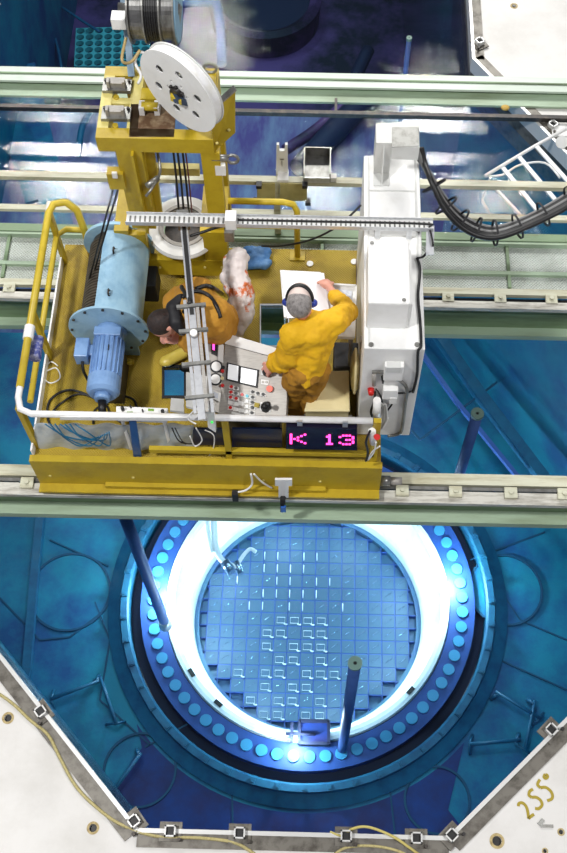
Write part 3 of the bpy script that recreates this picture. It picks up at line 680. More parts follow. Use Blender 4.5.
# railing
YRl = Y(417, ZR)                                                   # plane of the long white rail
YRl = YFr + .02
xl_ = XA + .02
def V3(x, y, z): return V((x, y, z))
zr = zat(419, YRl)
MB().tube([V3(P(40, 217, zr).x + .06, P(46, 203, zr).y, zr), V3(xl_ - .0, P(42, 222, zr).y, zr)] + [V3(xl_ - .0, YRl + .14, zr), V3(xl_ + .03, YRl + .04, zr), V3(xl_ + .12, YRl, zr), V3(PY(372, 428, YRl).x, YRl, zr)], .027, 10).build('top_rail', WHR, t)
ybk = P(75, 203, zr).y; xk = P(76, 203, zr).x
MB().tube([V3(xl_ + .0, YFr + .25, zr + .004), V3(xl_, ybk - .12, zr + .004), V3(xl_ + .03, ybk - .02, zr + .004), V3(xl_ + .1, ybk, zr + .004), V3(xk - .08, ybk - .0, zr + .004), V3(xk, ybk - .03, zr - .06), V3(xk + .02, ybk - .04, zr - .35), V3(xk + .02, ybk - .04, ZF)], .032, 10).build('yellow_top_rail', YEL2, t)
zm2 = ZF + .38
MB().tube([V3(xl_ + .0, YFr + .3, zm2), V3(xl_, ybk - .1, zm2), V3(xl_ + .08, ybk - .03, zm2), V3(xk + .02, ybk - .04, zm2)], .026, 10).build('middle_rail', YEL2, t)
for yy in (YFr + .1, YFr + .95, ybk - .1): MB().box(xl_ - .02, xl_ + .02, yy - .03, yy + .03, ZF, zr - .03).build('post', YEL, t)
def xq(px, py): return PY(px, py, YRl).x
MB().box(xq(228, 445) - .025, xq(228, 445) + .025, YRl - .02, YRl + .02, ZF, zr - .025).build('post', YEL, t)
MB().box(xq(375, 440) - .03, xq(375, 440) + .03, YRl - .02, YRl + .02, ZF, zr + .01).build('post', YEL, t)
MB().slab([PY(129, 421, YRl - .01), PY(136, 421, YRl - .01), PY(142, 461, YRl - .01), PY(134, 461, YRl - .01)], .02, (0, -1, 0)).build('diagonal_strut', mat('blue_strut', (36, 84, 140), .4), t)
zmr = zat(451, YRl)
MB().box(xq(150, 451), xq(374, 452), YRl - .02, YRl + .02, zmr - .045, zmr + .01).build('front_middle_rail', YEL, t)
MB().slab([PY(188, 418, YRl - .03), PY(60, 417, YRl - .03), PY(60, 420, YRl - .03), PY(188, 421, YRl - .03)], .01, (0, -1, 0)).build('tape_band', WHT, t)
# rear railing
zb_ = ZR; yb2 = YBk - .08
xr0, xr1 = PY(229, 210, yb2).x, PY(297, 213, yb2).x
MB().tube([V3(xr0, yb2, zb_), V3(xr1 - .12, yb2, zb_), V3(xr1 - .03, yb2, zb_ - .03), V3(xr1, yb2, zb_ - .12), V3(xr1, yb2, ZF)], .028, 10).build('rear_top_rail', YEL2, t)
MB().box(xr0, xr1, yb2 - .018, yb2 + .018, ZF + .42, ZF + .46).build('rear_middle_rail', YEL2, t)
MB().box(xr1 - .07, xr1 + .07, yb2 - .05, yb2 + .05, ZF, ZF + .012).build('base_plate', YEL, t)
for a, b in ((310, 264), (354, 262)):
    p = P(a, b, ZF); MB().cyl(p, p + V3(0, 0, .01), .03, seg=16).build('floor_plug', WHT, t)
for u, v_ in ((300, 424), (345, 425)): MB().box(xq(u, v_) - .02, xq(u, v_) + .02, YRl - .035, YRl - .02, zr - .05, zr + .03).build('clip', ALU, t)
for a, b in ((352, 486), (60, 486)):
    pass
# bumper cylinder on the right end of the beam
pb = PY(384, 480, YFr + .02)
t2 = thing('buffer', 'cylindrical steel buffer on the right end of the yellow edge beam', 'buffer', V3(pb.x + .02, YFr, GT + .05))
MB().cyl(V3(XB + .012, YFr - .0, .75), V3(XB + .1, YFr, .75), .045, seg=20).build('sleeve', GRY, t2)
MB().cyl(V3(XB + .1, YFr, .75), V3(XB + .2, YFr, .75), .035, seg=20).build('plunger', STL, t2)
# panels behind the front railing
yp = YRl + .06
def face(ptsl, y, th=.02): return MB().slab([PY(a, b, y) for a, b in ptsl], th, (0, -1, 0))
tag(MB().grid(lambda u, v_: PY(34 + u * 160, 424 + (34 - 8 * u) * v_, yp) + V3(0, .012 * math.sin(u * 31 + v_ * 4), 0), 40, 8, .004).build('plastic_sheet', POLY), 'translucent plastic sheet stretched behind the left half of the front railing', 'sheet')
for k, (a, b, c_, d_, lb) in enumerate(((193, 429, 226, 445, 'dark navy panel left of the railing post, upper one'), (232, 429, 282, 447, 'dark navy panel right of the railing post, upper one'), (192, 452, 226, 461, 'dark navy panel left of the railing post, below the middle rail'), (232, 452, 262, 461, 'dark navy panel right of the railing post, below the middle rail'))):
    tag(face([(a, b), (c_, b), (c_, d_), (a, d_)], yp, .015).build('backing_panel', NAVY), lb, 'panel')
# LED sign with dot characters
ys = YRl - .045
pc = PY(320, 450, ys)
t = thing('led_sign', 'black sign with magenta dot matrix K 13 hung on the front railing', 'sign', pc)
face([(286, 427), (357, 429), (357, 450.5), (286, 449)], ys, .05).build('housing', mat('sign_black', (14, 10, 36), .25), t)
FONT = {'K': ['10001', '10010', '10100', '11000', '10100', '10010', '10001'], '1': ['00100', '01100', '00100', '00100', '00100', '00100', '01110'], '3': ['01110', '10001', '00001', '00110', '00001', '10001', '01110']}
for ch, x0_, x1_ in (('K', 291, 305), ('1', 325, 334), ('3', 340, 353)):
    m = MB(); rows = FONT[ch]
    for r_, row in enumerate(rows):
        for c_, v_ in enumerate(row):
            if v_ == '1':
                p = PY(x0_ + (x1_ - x0_) * c_ / 4, 434.5 + 8.6 * r_ / 6 + (x0_ - 283) * .021, ys - .003)
                m.obox(p, V3(.0095, 0, 0), V3(0, .003, 0), V3(0, 0, .0095))
    m.build('character', LED, t)
# power strip box
p = P(141, 412, 1.72)
zz = 1.72
t = thing('outlet_box', 'white power outlet box with green switches and plugs behind the front railing', 'outlet box', V3(P(142, 412, zz).x, P(142, 414, zz).y, ZF))
c_ = [P(116, 406, zz), P(168, 408, zz), P(166, 418, zz), P(116, 416, zz)]
MB().slab(c_, .09).build('body', WHT, t, bevel=.006)
for a, b in ((130, 413), (151, 410), (151, 415)): MB().obox(P(a, b, zz), V3(.022, 0, 0), V3(0, .01, 0), V3(0, 0, .006)).build('switch', GBTN, t)
for a, b in ((123, 410), (163, 413), (143, 412), (131, 408)): MB().cyl(P(a, b, zz), P(a, b, zz) + V3(0, 0, .04), .014 if a in (123, 163) else .006).build('plug', BLK, t)
for x in (c_[3].x + .03, c_[2].x - .03): MB().box(x - .012, x + .012, c_[2].y + .02, c_[2].y + .045, ZF, zz - .09).build('leg', WHT, t)
# cables on the platform
def cable(pts, r, m_, label, name='cable', group=None, sm=8, cat='cable'):
    return tag(MB().tube([P(*q_) if len(q_) == 3 else q_ for q_ in pts], r, 8, sm).build(name, m_), label, cat, group)
zc = ZF + .014
cable([(105, 405, zc), (95, 398, zc), (70, 390, zc), (52, 398, zc), (47, 412, zc), (50, 425, zc)], .011, BLK, 'black cable looping from the motor to the left railing corner')
cable([(106, 404, zc), (80, 394, zc), (60, 404, zc), (48, 416, zc), (36, 412, zc)], .009, BLK, 'second black cable looping below the first beside the left corner')
cable([(108, 404, zc), (95, 410, zc), (93, 424, zc)], .009, BLK, 'short black cable dropping straight down from the motor end')
cable([(108, 402, zc), (120, 396, zc), (134, 400, zc), (137, 412, zc)], .01, BLK, 'black cable arching from the motor end to the outlet box')
cable([(107, 406, zc), (112, 416, zc), (122, 423, zc)], .009, BLK, 'black cable running from the motor end under the outlet box')
cable([(45, 372, zc), (56, 368, zc), (60, 378, zc), (50, 383, zc), (43, 375, zc), (50, 362, zc), (58, 366, zc)], .006, WHT, 'thin pale cable coil on the yellow floor beside the left railing')
for k in range(7):
    a = 45 + k * 5
    tag(MB().tube([PY(a, 424, yp - .03), PY(a + 12, 432 + (k % 3) * 3, yp - .04 - .006 * k), PY(a + 34, 446 - (k % 2) * 6, yp - .03), PY(a + 52 - k * 3, 438 - k, yp - .035 - .005 * k)], .006, 6, 6).build('cable', DCYN), 'blue cable hanging behind the plastic sheet at the left of the front railing', 'cable', 'tangled blue cables behind the front railing')
tag(MB().tube([PY(196, 428, yp - .04), PY(202, 440, yp - .05), PY(195, 446, yp - .05), PY(190, 436, yp - .04)], .006, 6, 6).tube([PY(205, 430, yp - .04), PY(214, 436, yp - .05), PY(212, 452, yp - .05), PY(203, 460, yp - .04)], .005, 6, 6).build('cable', WHT), 'thin white cable hanging in front of the navy panels by the pole foot', 'cable')
tag(MB().tube([PY(172, 428, yp - .05), PY(178, 440, yp - .05), PY(186, 444, yp - .05)], .006, 6, 6).tube([PY(175, 428, yp - .05), PY(183, 442, yp - .06), PY(192, 444, yp - .05)], .005, 6, 6).build('cable', BLK), 'pair of black cables hanging below the outlet box', 'cable')
# hand tape roll on the left railing
t = thing('tape_bundle', 'blue and white tape wrapped around the left side railing', 'tape', V3(xl_, P(34, 345, 1.5).y, ZF + .3))
yy = PY(34, 345, 5).y; pz = P(35, 347, 1.72)
MB().cyl(V3(xl_ + .05, pz.y - .1, 1.7), V3(xl_ + .05, pz.y + .1, 1.7), .05, .045, 12).build('roll', mat('tape_blue', (70, 80, 150), .5, rgb2=(190, 190, 210), scale=30, amt=1), t)
MB().ring(V3(xl_, pz.y + .02, zr), (0, 1, 0), .028, .042, .12, 16).build('wrap', WHT, t)
# ================================================================== HOIST TOWER
TY0, TY1 = PY(150, 150, 5.78).y, 6.5
ZT = 2.93; ZB = 1.83
yT = P(160, 139, ZT).y; yTb = P(103, 66, ZT).y
xT0, xT1 = P(95, 139, ZT).x, P(213, 141, ZT).x
t = thing('hoist_tower', 'yellow welded steel hoist tower with open top deck and round mast guide', 'tower', ((xT0 + xT1) / 2, (yT + yTb) / 2, ZF))
bw = .10
MB().box(xT0, xT1, yT, yT + bw, ZT - .15, ZT).build('front_beam', YEL, t)
MB().box(xT0, xT1, yTb - bw, yTb, ZT - .15, ZT).build('rear_beam', YEL, t)
xm = P(134, 100, ZT).x
for x in (xT0, xm - .03): MB().box(x, x + .085, yT + bw, yTb - bw, ZT - .15, ZT).build('side_beam', CRE, t)
MB().box(xT1 - .085, xT1, yT + bw, yTb - bw, ZT - .15, ZT).build('side_beam', YEL, t)
for yy in (P(110, 100, ZT).y, P(110, 72, ZT).y): MB().box(xT0 + .085, xm - .03, yy - .03, yy + .03, ZT - .1, ZT - .005).build('cross_bar', CRE, t)
# deck plates
c4 = [P(131, 104, ZT), P(176, 104, ZT), P(174, 137, ZT), P(129, 137, ZT)]
MB().slab(c4, .02).build('worn_deck_plate', RST, t)
for (a, b) in ((117, 85), (116, 113)):
    p = P(a, b, ZT + .03); MB().box(p.x - .11, p.x + .11, p.y - .06, p.y + .065, ZT, ZT + .03).build('mounting_plate', GRY, t)
    MB().box(p.x - .055, p.x + .055, p.y - .03, p.y + .035, ZT + .03, ZT + .075).box(p.x - .07, p.x - .05, p.y - .04, p.y + .01, ZT + .03, ZT + .1).box(p.x + .05, p.x + .07, p.y - .04, p.y + .01, ZT + .03, ZT + .1).build('cable_clamp', STL, t)
    for s in (-1, 1): MB().cyl((p.x + s * .09, p.y + .04, ZT + .03), (p.x + s * .09, p.y + .04, ZT + .05), .012, seg=8).build('bolt', DKS, t)
    MB().cyl((p.x, p.y - .1, ZT - .04), (p.x, p.y - .1, ZT + .01), .022).build('eye_bolt', YEL, t)
# legs
def leg(px0, px1, y_, zt_, zb_, yw=.09, m_=YEL, nm='leg', pyt=150):
    a, b = PY(px0, pyt, y_).x, PY(px1, pyt, y_).x
    return MB().box(a, b, y_, y_ + yw, zb_, zt_).build(nm, m_, t)
leg(115, 141, yT + .003, ZT - .15, ZB)
leg(200, 219, yT + .003, ZT - .15, ZB)
x = P(119, 100, ZT).x; MB().bar((x + .12, yT + .05, ZT - .14), (x + .12, yT + .05, ZB), .02, .2, (0, 1, 0)).build('leg_web', YEL, t)
yR = yTb - .1
MB().box(xT0 + .15, xT0 + .25, yR, yR + .09, ZT - .15 - 0, ZF).build('leg', YEL, t)
MB().box(xT1 - .1, xT1, yR, yR + .09, ZT - .15, ZF).build('leg', YEL, t)
# slanting inner braces
p0 = V3(PY(150, 152, yT + .1).x, yT + .12, ZT - .15); p1 = V3(PY(158, 215, yT + .12).x, yT + .14, ZB)
MB().bar(p0, p1, .07, .05, (0, 1, 0)).build('brace', YEL, t)
MB().box(PY(149, 172, yT + .3).x, PY(200, 175, yT + .3).x, yT + .28, yT + .34, zat(176, yT + .3), zat(169, yT + .3)).build('cross_bar', CRE, t)
MB().box(PY(108, 180, yT - .02).x, PY(125, 180, yT).x, yT - .03, yT + .05, zat(190, yT), zat(175, yT)).build('lug', YEL, t)
MB().box(PY(112, 172, yT - .03).x, PY(118, 172, yT).x, yT - .05, yT - .03, zat(177, yT), zat(172, yT)).build('lug_cap', WHT, t)
# base box
bx0, bx1 = PY(128, 255, 5.75).x, PY(229, 258, 5.75).x
yb0 = P(180, 232, ZB).y
MB().box(bx0 - .06, bx0 + .06, yb0, yb0 + .5, ZB - .06, ZB).box(bx0, bx0 + .2, yb0 + .003, yb0 + .1, ZF + .2, ZB - .06).build('base_cheek', YEL, t)
MB().box(bx1 - .22, bx1, yb0, yb0 + .5, ZB - .06, ZB).box(bx1 - .2, bx1, yb0 + .003, yb0 + .1, ZF + .1, ZB - .06).build('base_cheek', YEL, t)
MB().box(bx0 + .02, bx1 - .01, yb0 - .01, yb0 + .06, ZF + .12, ZF + .34).build('base_beam', YEL, t)
for a in (140, 160, 205, 222): p = PY(a, 267, yb0 - .01); MB().cyl(p, p + V3(0, -.012, 0), .012, seg=8).build('bolt', CRE, t)
MB().slab([P(112, 262, ZF + .3), P(136, 262, ZF + .3), P(136, 268, ZF + .3), P(116, 268, ZF + .3)], .03).build('foot_plate', YEL, t)
# right gusset plate of the wheel
gx = P(235, 100, ZT + .25)
A_ = [P(211, 112, ZT + .16), P(235, 91, ZT + .30), P(235, 133, ZT + .02), P(213, 153, ZT - .16)]
MB().slab(A_, .02, (0, -1, .3)).build('gusset_plate', YEL, t)
MB().bar(A_[0] + V3(0, .02, .01), A_[1] + V3(0, .02, .01), .05, .015, (0, 0, 1)).build('gusset_flange', GRY, t)
for u, v_ in ((217, 118), (217, 143), (229, 130)): p = PP(u, v_, A_[0], (A_[1] - A_[0]).cross(A_[2] - A_[0])); MB().ball(p, .012).build('bolt', CRE, t)
MB().box(P(203, 78, ZT).x, P(217, 78, ZT).x, P(210, 100, ZT).y, P(210, 74, ZT).y, ZT - .01, ZT + .05).build('pad', YEL, t)
p = P(210, 68, ZT + .1); MB().tube([p + V3(.05 * math.cos(a), 0, .05 * math.sin(a)) for a in [i * PI / 6 for i in range(12)]], .012, 8, closed=True).build('lifting_eye', GRY, t)
# pillow block
for u in (142, 157): p = P(u, 107, ZT + .05); MB().box(p.x - .02, p.x + .02, p.y - .04, p.y + .04, ZT, ZT + .08).build('pillow_block', WHT, t)
MB().cyl(P(142, 106, ZT + .06), P(158, 107, ZT + .06), .035).build('roller', YEL2, t)
MB().box(P(141, 98, ZT).x, P(158, 98, ZT).x, P(150, 101, ZT).y, P(150, 90, ZT).y, ZT - .05, ZT + .02).build('cross_bar', YEL2, t)
# hook on the right leg
p = PY(225, 157, yT + .05); MB().tube([p + V3(.06 + .045 * math.cos(a), -.02, .045 * math.sin(a)) for a in [i * PI / 5 for i in range(10)]], .013, 8, closed=True).cyl(p + V3(-.1, -.02, .01), p + V3(.03, -.02, .01), .028).build('ring_hook', GRY, t)
MB().box(p.x - .08, p.x - .0, yT, yT + .04, p.z - .16, p.z - .05).build('cable_fitting', WHT, t)
# round mast guide
mg = P(184, 229, ZB - .25)
gq = thing('mast_guide', 'white ring with dark centre where the mast passes through the tower base', 'guide ring', V3(mg.x, mg.y, ZF))
MB().lathe([(.175, 0), (.31, 0), (.315, .02), (.30, .05), (.185, .05)], mg, (0, -.1, 1), 48, True).build('ring', WHT, gq)
MB().cyl(mg + V3(0, 0, -.45), mg + V3(0, 0, -.02), .17, seg=32).build('barrel', DKS, gq)
MB().lathe([(.18, .05), (.21, .052), (.21, .07), (.18, .07)], mg, (0, -.1, 1), 48, True).build('inner_lip', STL, gq)
# hanging cables in the tower
for k, (a, b) in enumerate(((172, 179), (176, 184), (181, 189), (184, 192))):
    p0 = P(a, 140, ZT - .05); p1 = P(b, 214, ZB + .1)
    tag(MB().tube([p0, p0.lerp(p1, .5) + V3(.005, 0, 0), p1], .009 if k < 3 else .006, 8, 4).build('hanging_cable', BLK if k != 3 else mat('maroon_cable', (90, 30, 40), .5)), 'thin dark cable hanging inside the yellow tower down to the mast guide' if k != 3 else 'maroon cable at the right of the black ones hanging inside the tower', 'cable', 'hanging cables in the tower' if k != 3 else None)
tag(MB().tube([P(157, 150, 2.6), P(160, 172, 2.5), P(152, 188, 2.5), P(146, 196, 2.45)], .012, 8, 6).cyl(P(158, 178, 2.5), P(147, 186, 2.5), .025).build('air_hose', GRY), 'grey hose with coupling hanging inside the left leg of the tower', 'hose')
tag(MB().tube([P(126, 38, ZT + .3), P(122, 60, ZT + .25), P(131, 62, ZT + .2), P(140, 50, ZT + .25)], .012, 8, 6).build('loop_cable', mat('tan_cable', (190, 165, 110), .5)), 'tan cable loop above the left end of the tower deck', 'cable')
tag(MB().tube([P(150, 57, 3.2), P(140, 52, 3.15), P(135, 62, 3.1), P(141, 75, 3.05), P(138, 84, 3.02)], .012, 8, 6).build('white_cable', WHT), 'white cable curling left of the big wheel', 'cable')
# big white wheel
wc = P(182, 88, 3.42); e_ = (EYE - wc).normalized(); w_ = CM @ V((-.72, -.69, 0)); w_ = (w_ - e_ * w_.dot(e_)).normalized(); nw = (e_ * .45 + w_ * .893).normalized()
t = thing('pulley', 'big white pulley with round lightening holes tilted on top of the tower', 'wheel', wc)
Rw = .35
xw, yw_, aw = frame(nw)
def wheel_disc(off, r, hs, th):
    m = MB(); outer = circ((0, 0), r, 64)
    m.holed(outer, hs, 0, th)
    m.v = [wc + xw * p.x + yw_ * p.y + aw * (p.z + off) for p in m.v]; return m
hs = [circ((.2 * math.cos(a), .2 * math.sin(a)), .034, 16) for a in [i * PI / 3 + .3 for i in range(6)]] + [circ((.09 * math.cos(a), .09 * math.sin(a)), .014, 10) for a in [i * PI / 3 for i in range(6)]]
wheel_disc(.035, Rw, hs, .012).build('face_disc', WHT, t)
wheel_disc(-.047, Rw, hs, .012).build('rear_disc', GRW, t)
MB().lathe([(Rw - .05, -.036), (Rw - .012, -.036), (Rw - .012, .036), (Rw - .05, .036)], wc, aw, 64, True).build('rope_groove', WHR, t)
MB().cyl(wc - aw * .1, wc + aw * .08, .05, seg=20).build('hub', DKS, t)
for i in range(6):
    a = i * PI / 3 + .5; p = wc + (xw * math.cos(a) + yw_ * math.sin(a)) * .06 + aw * .05; MB().cyl(p, p + aw * .02, .012, seg=8).build('hub_bolt', DKS, t)
# axle block to the gusset
MB().bar(wc + aw * .09, P(216, 106, 3.18) , .1, .05).build('axle_bracket', mat('slate_blue_steel', (60, 76, 100), .4, .3), t)
MB().obox(wc + aw * .1 + V3(.02, 0, -.02), V3(.04, -.02, 0), V3(0, .02, 0), V3(0, 0, .02)).build('bearing_cap', YEL2, t)
MB().bar(wc - aw * .09, V3(wc.x + .02, wc.y + .1, ZT - .02), .06, .06).build('stand', GRY, t)
# reel at the top
rc = P(154, 8, 3.35)
t = thing('cable_reel', 'steel reel wound with black cable above the tower at the top edge', 'reel', rc)
MB().cyl(rc - V3(.16, 0, 0), rc + V3(.16, 0, 0), .2, seg=40).build('core', BLK, t)
for k in range(7): MB().ring(rc + V3(-.05 + k * .017 - .01, 0, 0), (1, 0, 0), .19, .245 + .004 * (k % 2), .014, 40).build('cable_turn', BLK, t)
for x0_, x1_ in ((-.16, -.05), (.07, .16)): MB().ring(rc + V3(x0_, 0, 0), (1, 0, 0), .19, .235, x1_ - x0_, 48).build('drum_shell', mat('worn_drum_steel', (140, 140, 138), .3, .85, rgb2=(70, 66, 60), scale=6, amt=.8, stretch=(4, 1, 1)), t)
for x_ in (-.175, -.06, .06, .165): MB().ring(rc + V3(x_, 0, 0), (1, 0, 0), .05, .265, .012, 48).build('flange', GRY, t)
MB().ring(rc + V3(.178, 0, 0), (1, 0, 0), .05, .25, .01, 48).build('end_disc', BLU, t)
MB().cyl(rc - V3(.27, 0, 0), rc + V3(.2, 0, 0), .035).build('axle', GRY, t)
p = P(133, 5, 3.35); q_ = P(143, 68, 3.0)
MB().bar(V3(rc.x - .24, p.y + .1, 3.4), V3(rc.x - .2, yTb - .1, ZT), .05, .09).build('support_arm', mat('pale_blue_steel', (150, 175, 195), .35, .4), t)
MB().bar(V3(rc.x + .19, p.y, 3.35), V3(rc.x + .1, yTb - .1, ZT), .03, .06).build('support_arm', GRY, t)
p = P(118, 17, 3.4); MB().box(p.x - .05, p.x + .06, p.y - .05, p.y + .05, 3.32, 3.42).build('terminal_box', WHT, t, bevel=.006)
# ================================================================== HOIST DRUM AND MOTOR
zd = 1.53; Rd = .255
pf, pn = P(116, 246, zd), P(110, 328, zd)
xd = (pf.x + pn.x) / 2 + .01; yf_, yn_ = pf.y, pn.y
t = thing('hoist_drum', 'light blue hoist drum with wound steel rope and two round flanges', 'hoist drum', V3(xd, (yf_ + yn_) / 2, ZF))
MB().cyl((xd, yn_, zd), (xd, yf_, zd), Rd - .03, seg=48).build('barrel', ROP, t)
m = MB(); n_ = 26
for k in range(n_): m.ring(V3(xd, yn_ + .03 + (yf_ - yn_ - .08) * k / n_, zd), (0, 1, 0), Rd - .05, Rd - .012, (yf_ - yn_) / n_ * .62, 40)
m.build('wound_rope', ROP, t, kind='stuff')
m = MB()                                                          # cover shell over the right side
m.lathe([(Rd + .0, .02), (Rd + .012, .02), (Rd + .012, yf_ - yn_ - .03), (Rd + .0, yf_ - yn_ - .03)], (xd, yn_, zd), (0, 1, 0), 32, True, R(72), R(265)).build('cover', BLU, t)
MB().ring(V3(xd, yn_ - .02, zd), (0, 1, 0), .05, Rd + .075, .022, 48).build('flange', BLU, t)
MB().ring(V3(xd, yf_, zd), (0, 1, 0), .05, Rd + .05, .03, 48).build('flange', BLU, t)
for k in range(12):
    a = 2 * PI * k / 12; MB().cyl((xd + (Rd + .05) * math.cos(a), yn_ - .02, zd + (Rd + .05) * math.sin(a)), (xd + (Rd + .05) * math.cos(a), yn_ - .032, zd + (Rd + .05) * math.sin(a)), .012, seg=8).build('flange_bolt', DKS, t)
for s in (yn_ - .0, yf_ + .0): MB().box(xd - .2, xd + .2, s, s + .03, ZF, zd - .12).build('stand', BLU, t)
for a, b in ((114, 251), (109, 293)): p = P(a, b, zd + Rd + .02); MB().tube([p + V3(0, -.025, 0), p + V3(0, -.015, .03), p + V3(0, .015, .03), p + V3(0, .025, 0)], .009).build('lifting_lug', DKS, t)
MB().box(xd + .0, xd + .07, yf_ + .03, yf_ + .12, zd, zd + .16).build('limit_switch', WHT, t)
zmot = zd
t = thing('drive_motor', 'blue electric drive motor with side terminal box mounted on the hoist drum', 'motor', V3(xd, yn_ - .35, ZF))
ym = [yn_ - .022, P(106, 349, zmot + .1).y, P(106, 372, zmot + .1).y, P(106, 392, zmot + .05).y, P(106, 412, zmot - .1).y]
xmn = P(107, 360, zmot).x
MB().cyl((xmn + .01, ym[0], zmot), (xmn, ym[0] - .07, zmot), .13, .1, 32).build('gear_neck', BLU2, t)
MB().lathe([(.02, ym[0] - .07), (.118, ym[0] - .07), (.118, ym[2]), (.02, ym[2])], (xmn, 0, zmot), (0, 1, 0), 32).build('motor_body', BLU2, t)
for k in range(14):
    a = R(-20) + R(220) * k / 13; e = V3(math.cos(a), 0, math.sin(a)); MB().obox(V3(xmn, (ym[0] - .1 + ym[2]) / 2, zmot) + e * .124, V3(0, (ym[0] - .12 - ym[2]) / 2, 0), e * .008, e.cross(V3(0, 1, 0)) * .003).build('cooling_fin', BLU2, t)
MB().lathe([(.02, ym[2]), (.135, ym[2]), (.135, ym[3] + .03), (.11, ym[3]), (.02, ym[3])], (xmn, 0, zmot), (0, 1, 0), 32).build('fan_cowl', BLU2, t, bevel=.004)
MB().cyl((xmn, ym[3], zmot), (xmn + .0, ym[3] - .05, zmot), .07, .06, 20).build('end_cap', BLU2, t)
MB().cyl((xmn, ym[3] - .05, zmot), (xmn + .01, ym[3] - .16, zmot - .03), .035, .03, 14).build('cable_gland', BLK, t)
MB().box(xmn - .11, xmn + .11, ym[0] - .12, ym[0] - .04, zmot + .06, zmot + .125).build('saddle', BLU2, t, bevel=.006)
MB().box(xmn - .26, xmn - .15, ym[1] - .06, ym[1] + .12, zmot - .06, zmot + .08).box(xmn - .16, xmn - .1, ym[1] - .02, ym[1] + .08, zmot - .03, zmot + .04).build('terminal_box', BLU2, t, bevel=.008)
MB().tube([V3(xmn - .2, ym[1] - .06, zmot), V3(xmn - .19, ym[1] - .13, zmot - .06), V3(xmn - .13, ym[1] - .2, zmot - .2)], .012, 8, 5).build('motor_lead', BLK, t)
MB().box(xmn + .015, xmn + .03, ym[1] - .02, ym[1] + .03, zmot + .11, zmot + .125).build('name_plate', DKS, t)
MB().box(xmn - .1, xmn + .1, ym[2], ym[0] - .1, ZF, zmot - .1).build('pedestal', DKS, t)
for sx in (0, .06):
    a = V3(xd - .2 + sx * .5, (yn_ + yf_) / 2 - .05 + sx, zd + .1)
    tag(MB().tube([a, PY(113 + sx * 80, 190, yT - .2)], .008, 8).build('wire_rope', BLK), 'dark wire rope running steeply from the drum up past the left tower leg', 'rope', 'wire ropes of the hoist')
t = thing('valve_fitting', 'small olive fitting on the floor right of the motor', 'fitting', P(130, 362, ZF))
MB().cyl(P(130, 362, ZF), P(130, 362, ZF + .1), .03).build('body', YEL, t); MB().cyl(P(126, 362, ZF + .1), P(134, 362, ZF + .1), .02).build('cap', YEL, t)
# ================================================================== CONTROL CABINET
ZC = 2.5
yC0 = P(400, 437, ZF).y; yC1 = P(400, 156, ZC).y
xC0, xC1 = P(364, 250, ZC).x, P(425, 345, ZC).x
t = thing('control_cabinet', 'long white control cabinet on the right end of the yellow platform', 'cabinet', V3((xC0 + xC1) / 2, (yC0 + yC1) / 2, ZF))
MB().box(xC0, xC1, yC0, yC1, ZF + .03, ZC).build('body', WHT, t, bevel=.008)
MB().box(xC0 - .006, xC1 + .006, yC0 + .02, yC1 - .02, ZF + 0, ZF + .04).build('plinth', RST, t)
for x in (xC0 + .035, xC1 - .035): MB().box(x - .006, x + .006, yC0 + .02, yC1 - .01, ZC, ZC + .008).build('edge_strip', GRW, t)
for py in (191, 236): y_ = P(390, py, ZC).y; MB().box(xC0 + .04, xC1 - .04, y_ - .006, y_ + .006, ZC, ZC + .006).build('lid_seam', GRW, t)
a, b, c_, d_ = P(368, 240, 2.83), P(409, 240, 2.83), P(408, 303, 2.83), P(368, 303, 2.83)
MB().box(a.x, b.x, d_.y, a.y, ZC, 2.83).build('raised_cover', WHT, t, bevel=.012)
MB().box(b.x, b.x + .02, d_.y + .03, a.y - .04, ZC, 2.78).build('cover_side_strip', WHT, t)
for a, b in ((372, 243), (404, 300)): p = P(a, b, 2.832); MB().cyl(p, p + V3(0, 0, .006), .014).build('cover_screw', GRY, t)
for a, b in ((376, 230), (418, 231), (371, 345), (417, 345)): p = P(a, b, ZC); MB().cyl(p, p + V3(0, 0, .012), .018).build('lid_screw', GRY, t)
for z_ in (1.5, 2.0): MB().box(xC0 - .012, xC0, yC0 + .3, yC0 + .36, z_, z_ + .1).build('hinge', STL, t)
# fittings on its front face
yf = yC0 - .001
def fb(px0, py0, px1, py1, th, nm, m_, par=t, bev=0):
    A, B, D = PY(px0, py1, yf), PY(px1, py1, yf), PY(px0, py0, yf)
    return MB().box(A.x, B.x, yf - th, yf, A.z, D.z).build(nm, m_, par, bevel=bev)
yf_keep = yf
u = thing('junction_box', 'white square junction box on the front face of the control cabinet, upper one', 'junction box', PY(392, 376, yf))
fb(383, 361, 402, 375, .05, 'body', WHT, u, .006); fb(386, 361, 400, 366, .056, 'cover', GRW, u)
u = thing('junction_box', 'white stepped junction box in the middle of the cabinet front face', 'junction box', PY(390, 396, yf))
fb(382, 385, 397, 394, .05, 'body', WHT, u, .006); fb(389, 392, 396, 398, .054, 'lower_body', WHT, u, .004)
u = thing('warning_lamp', 'red pilot valve with silver neck on the cabinet front face', 'pilot valve', PY(372, 392, yf))
p = PY(371, 389, yf); MB().cyl(p, p + V3(0, -.05, 0), .028, .02, 16).build('knob', RED, u)
MB().cyl(PY(374, 374, yf - .02), PY(374, 385, yf - .02), .016).build('neck', STL, u); MB().bar(PY(372, 372, yf - .01), PY(384, 372, yf - .01), .02, .02, (0, -1, 0)).build('bracket', GRY, u)
u = thing('cable_plug', 'small black plug hanging beside the junction boxes on the cabinet front', 'plug', PY(383, 385, yf))
MB().cyl(PY(383, 377, yf - .02), PY(383, 383, yf - .02), .016, .008, 10).build('plug', BLK, u)
def fcab(pts, r, m_, lb, off=.02, nm='cable', grp=None):
    return tag(MB().tube([PY(a, b, yf - off) for a, b in pts], r, 8, 6).build(nm, m_), lb, 'cable' if nm != 'conduit' else 'conduit', grp)
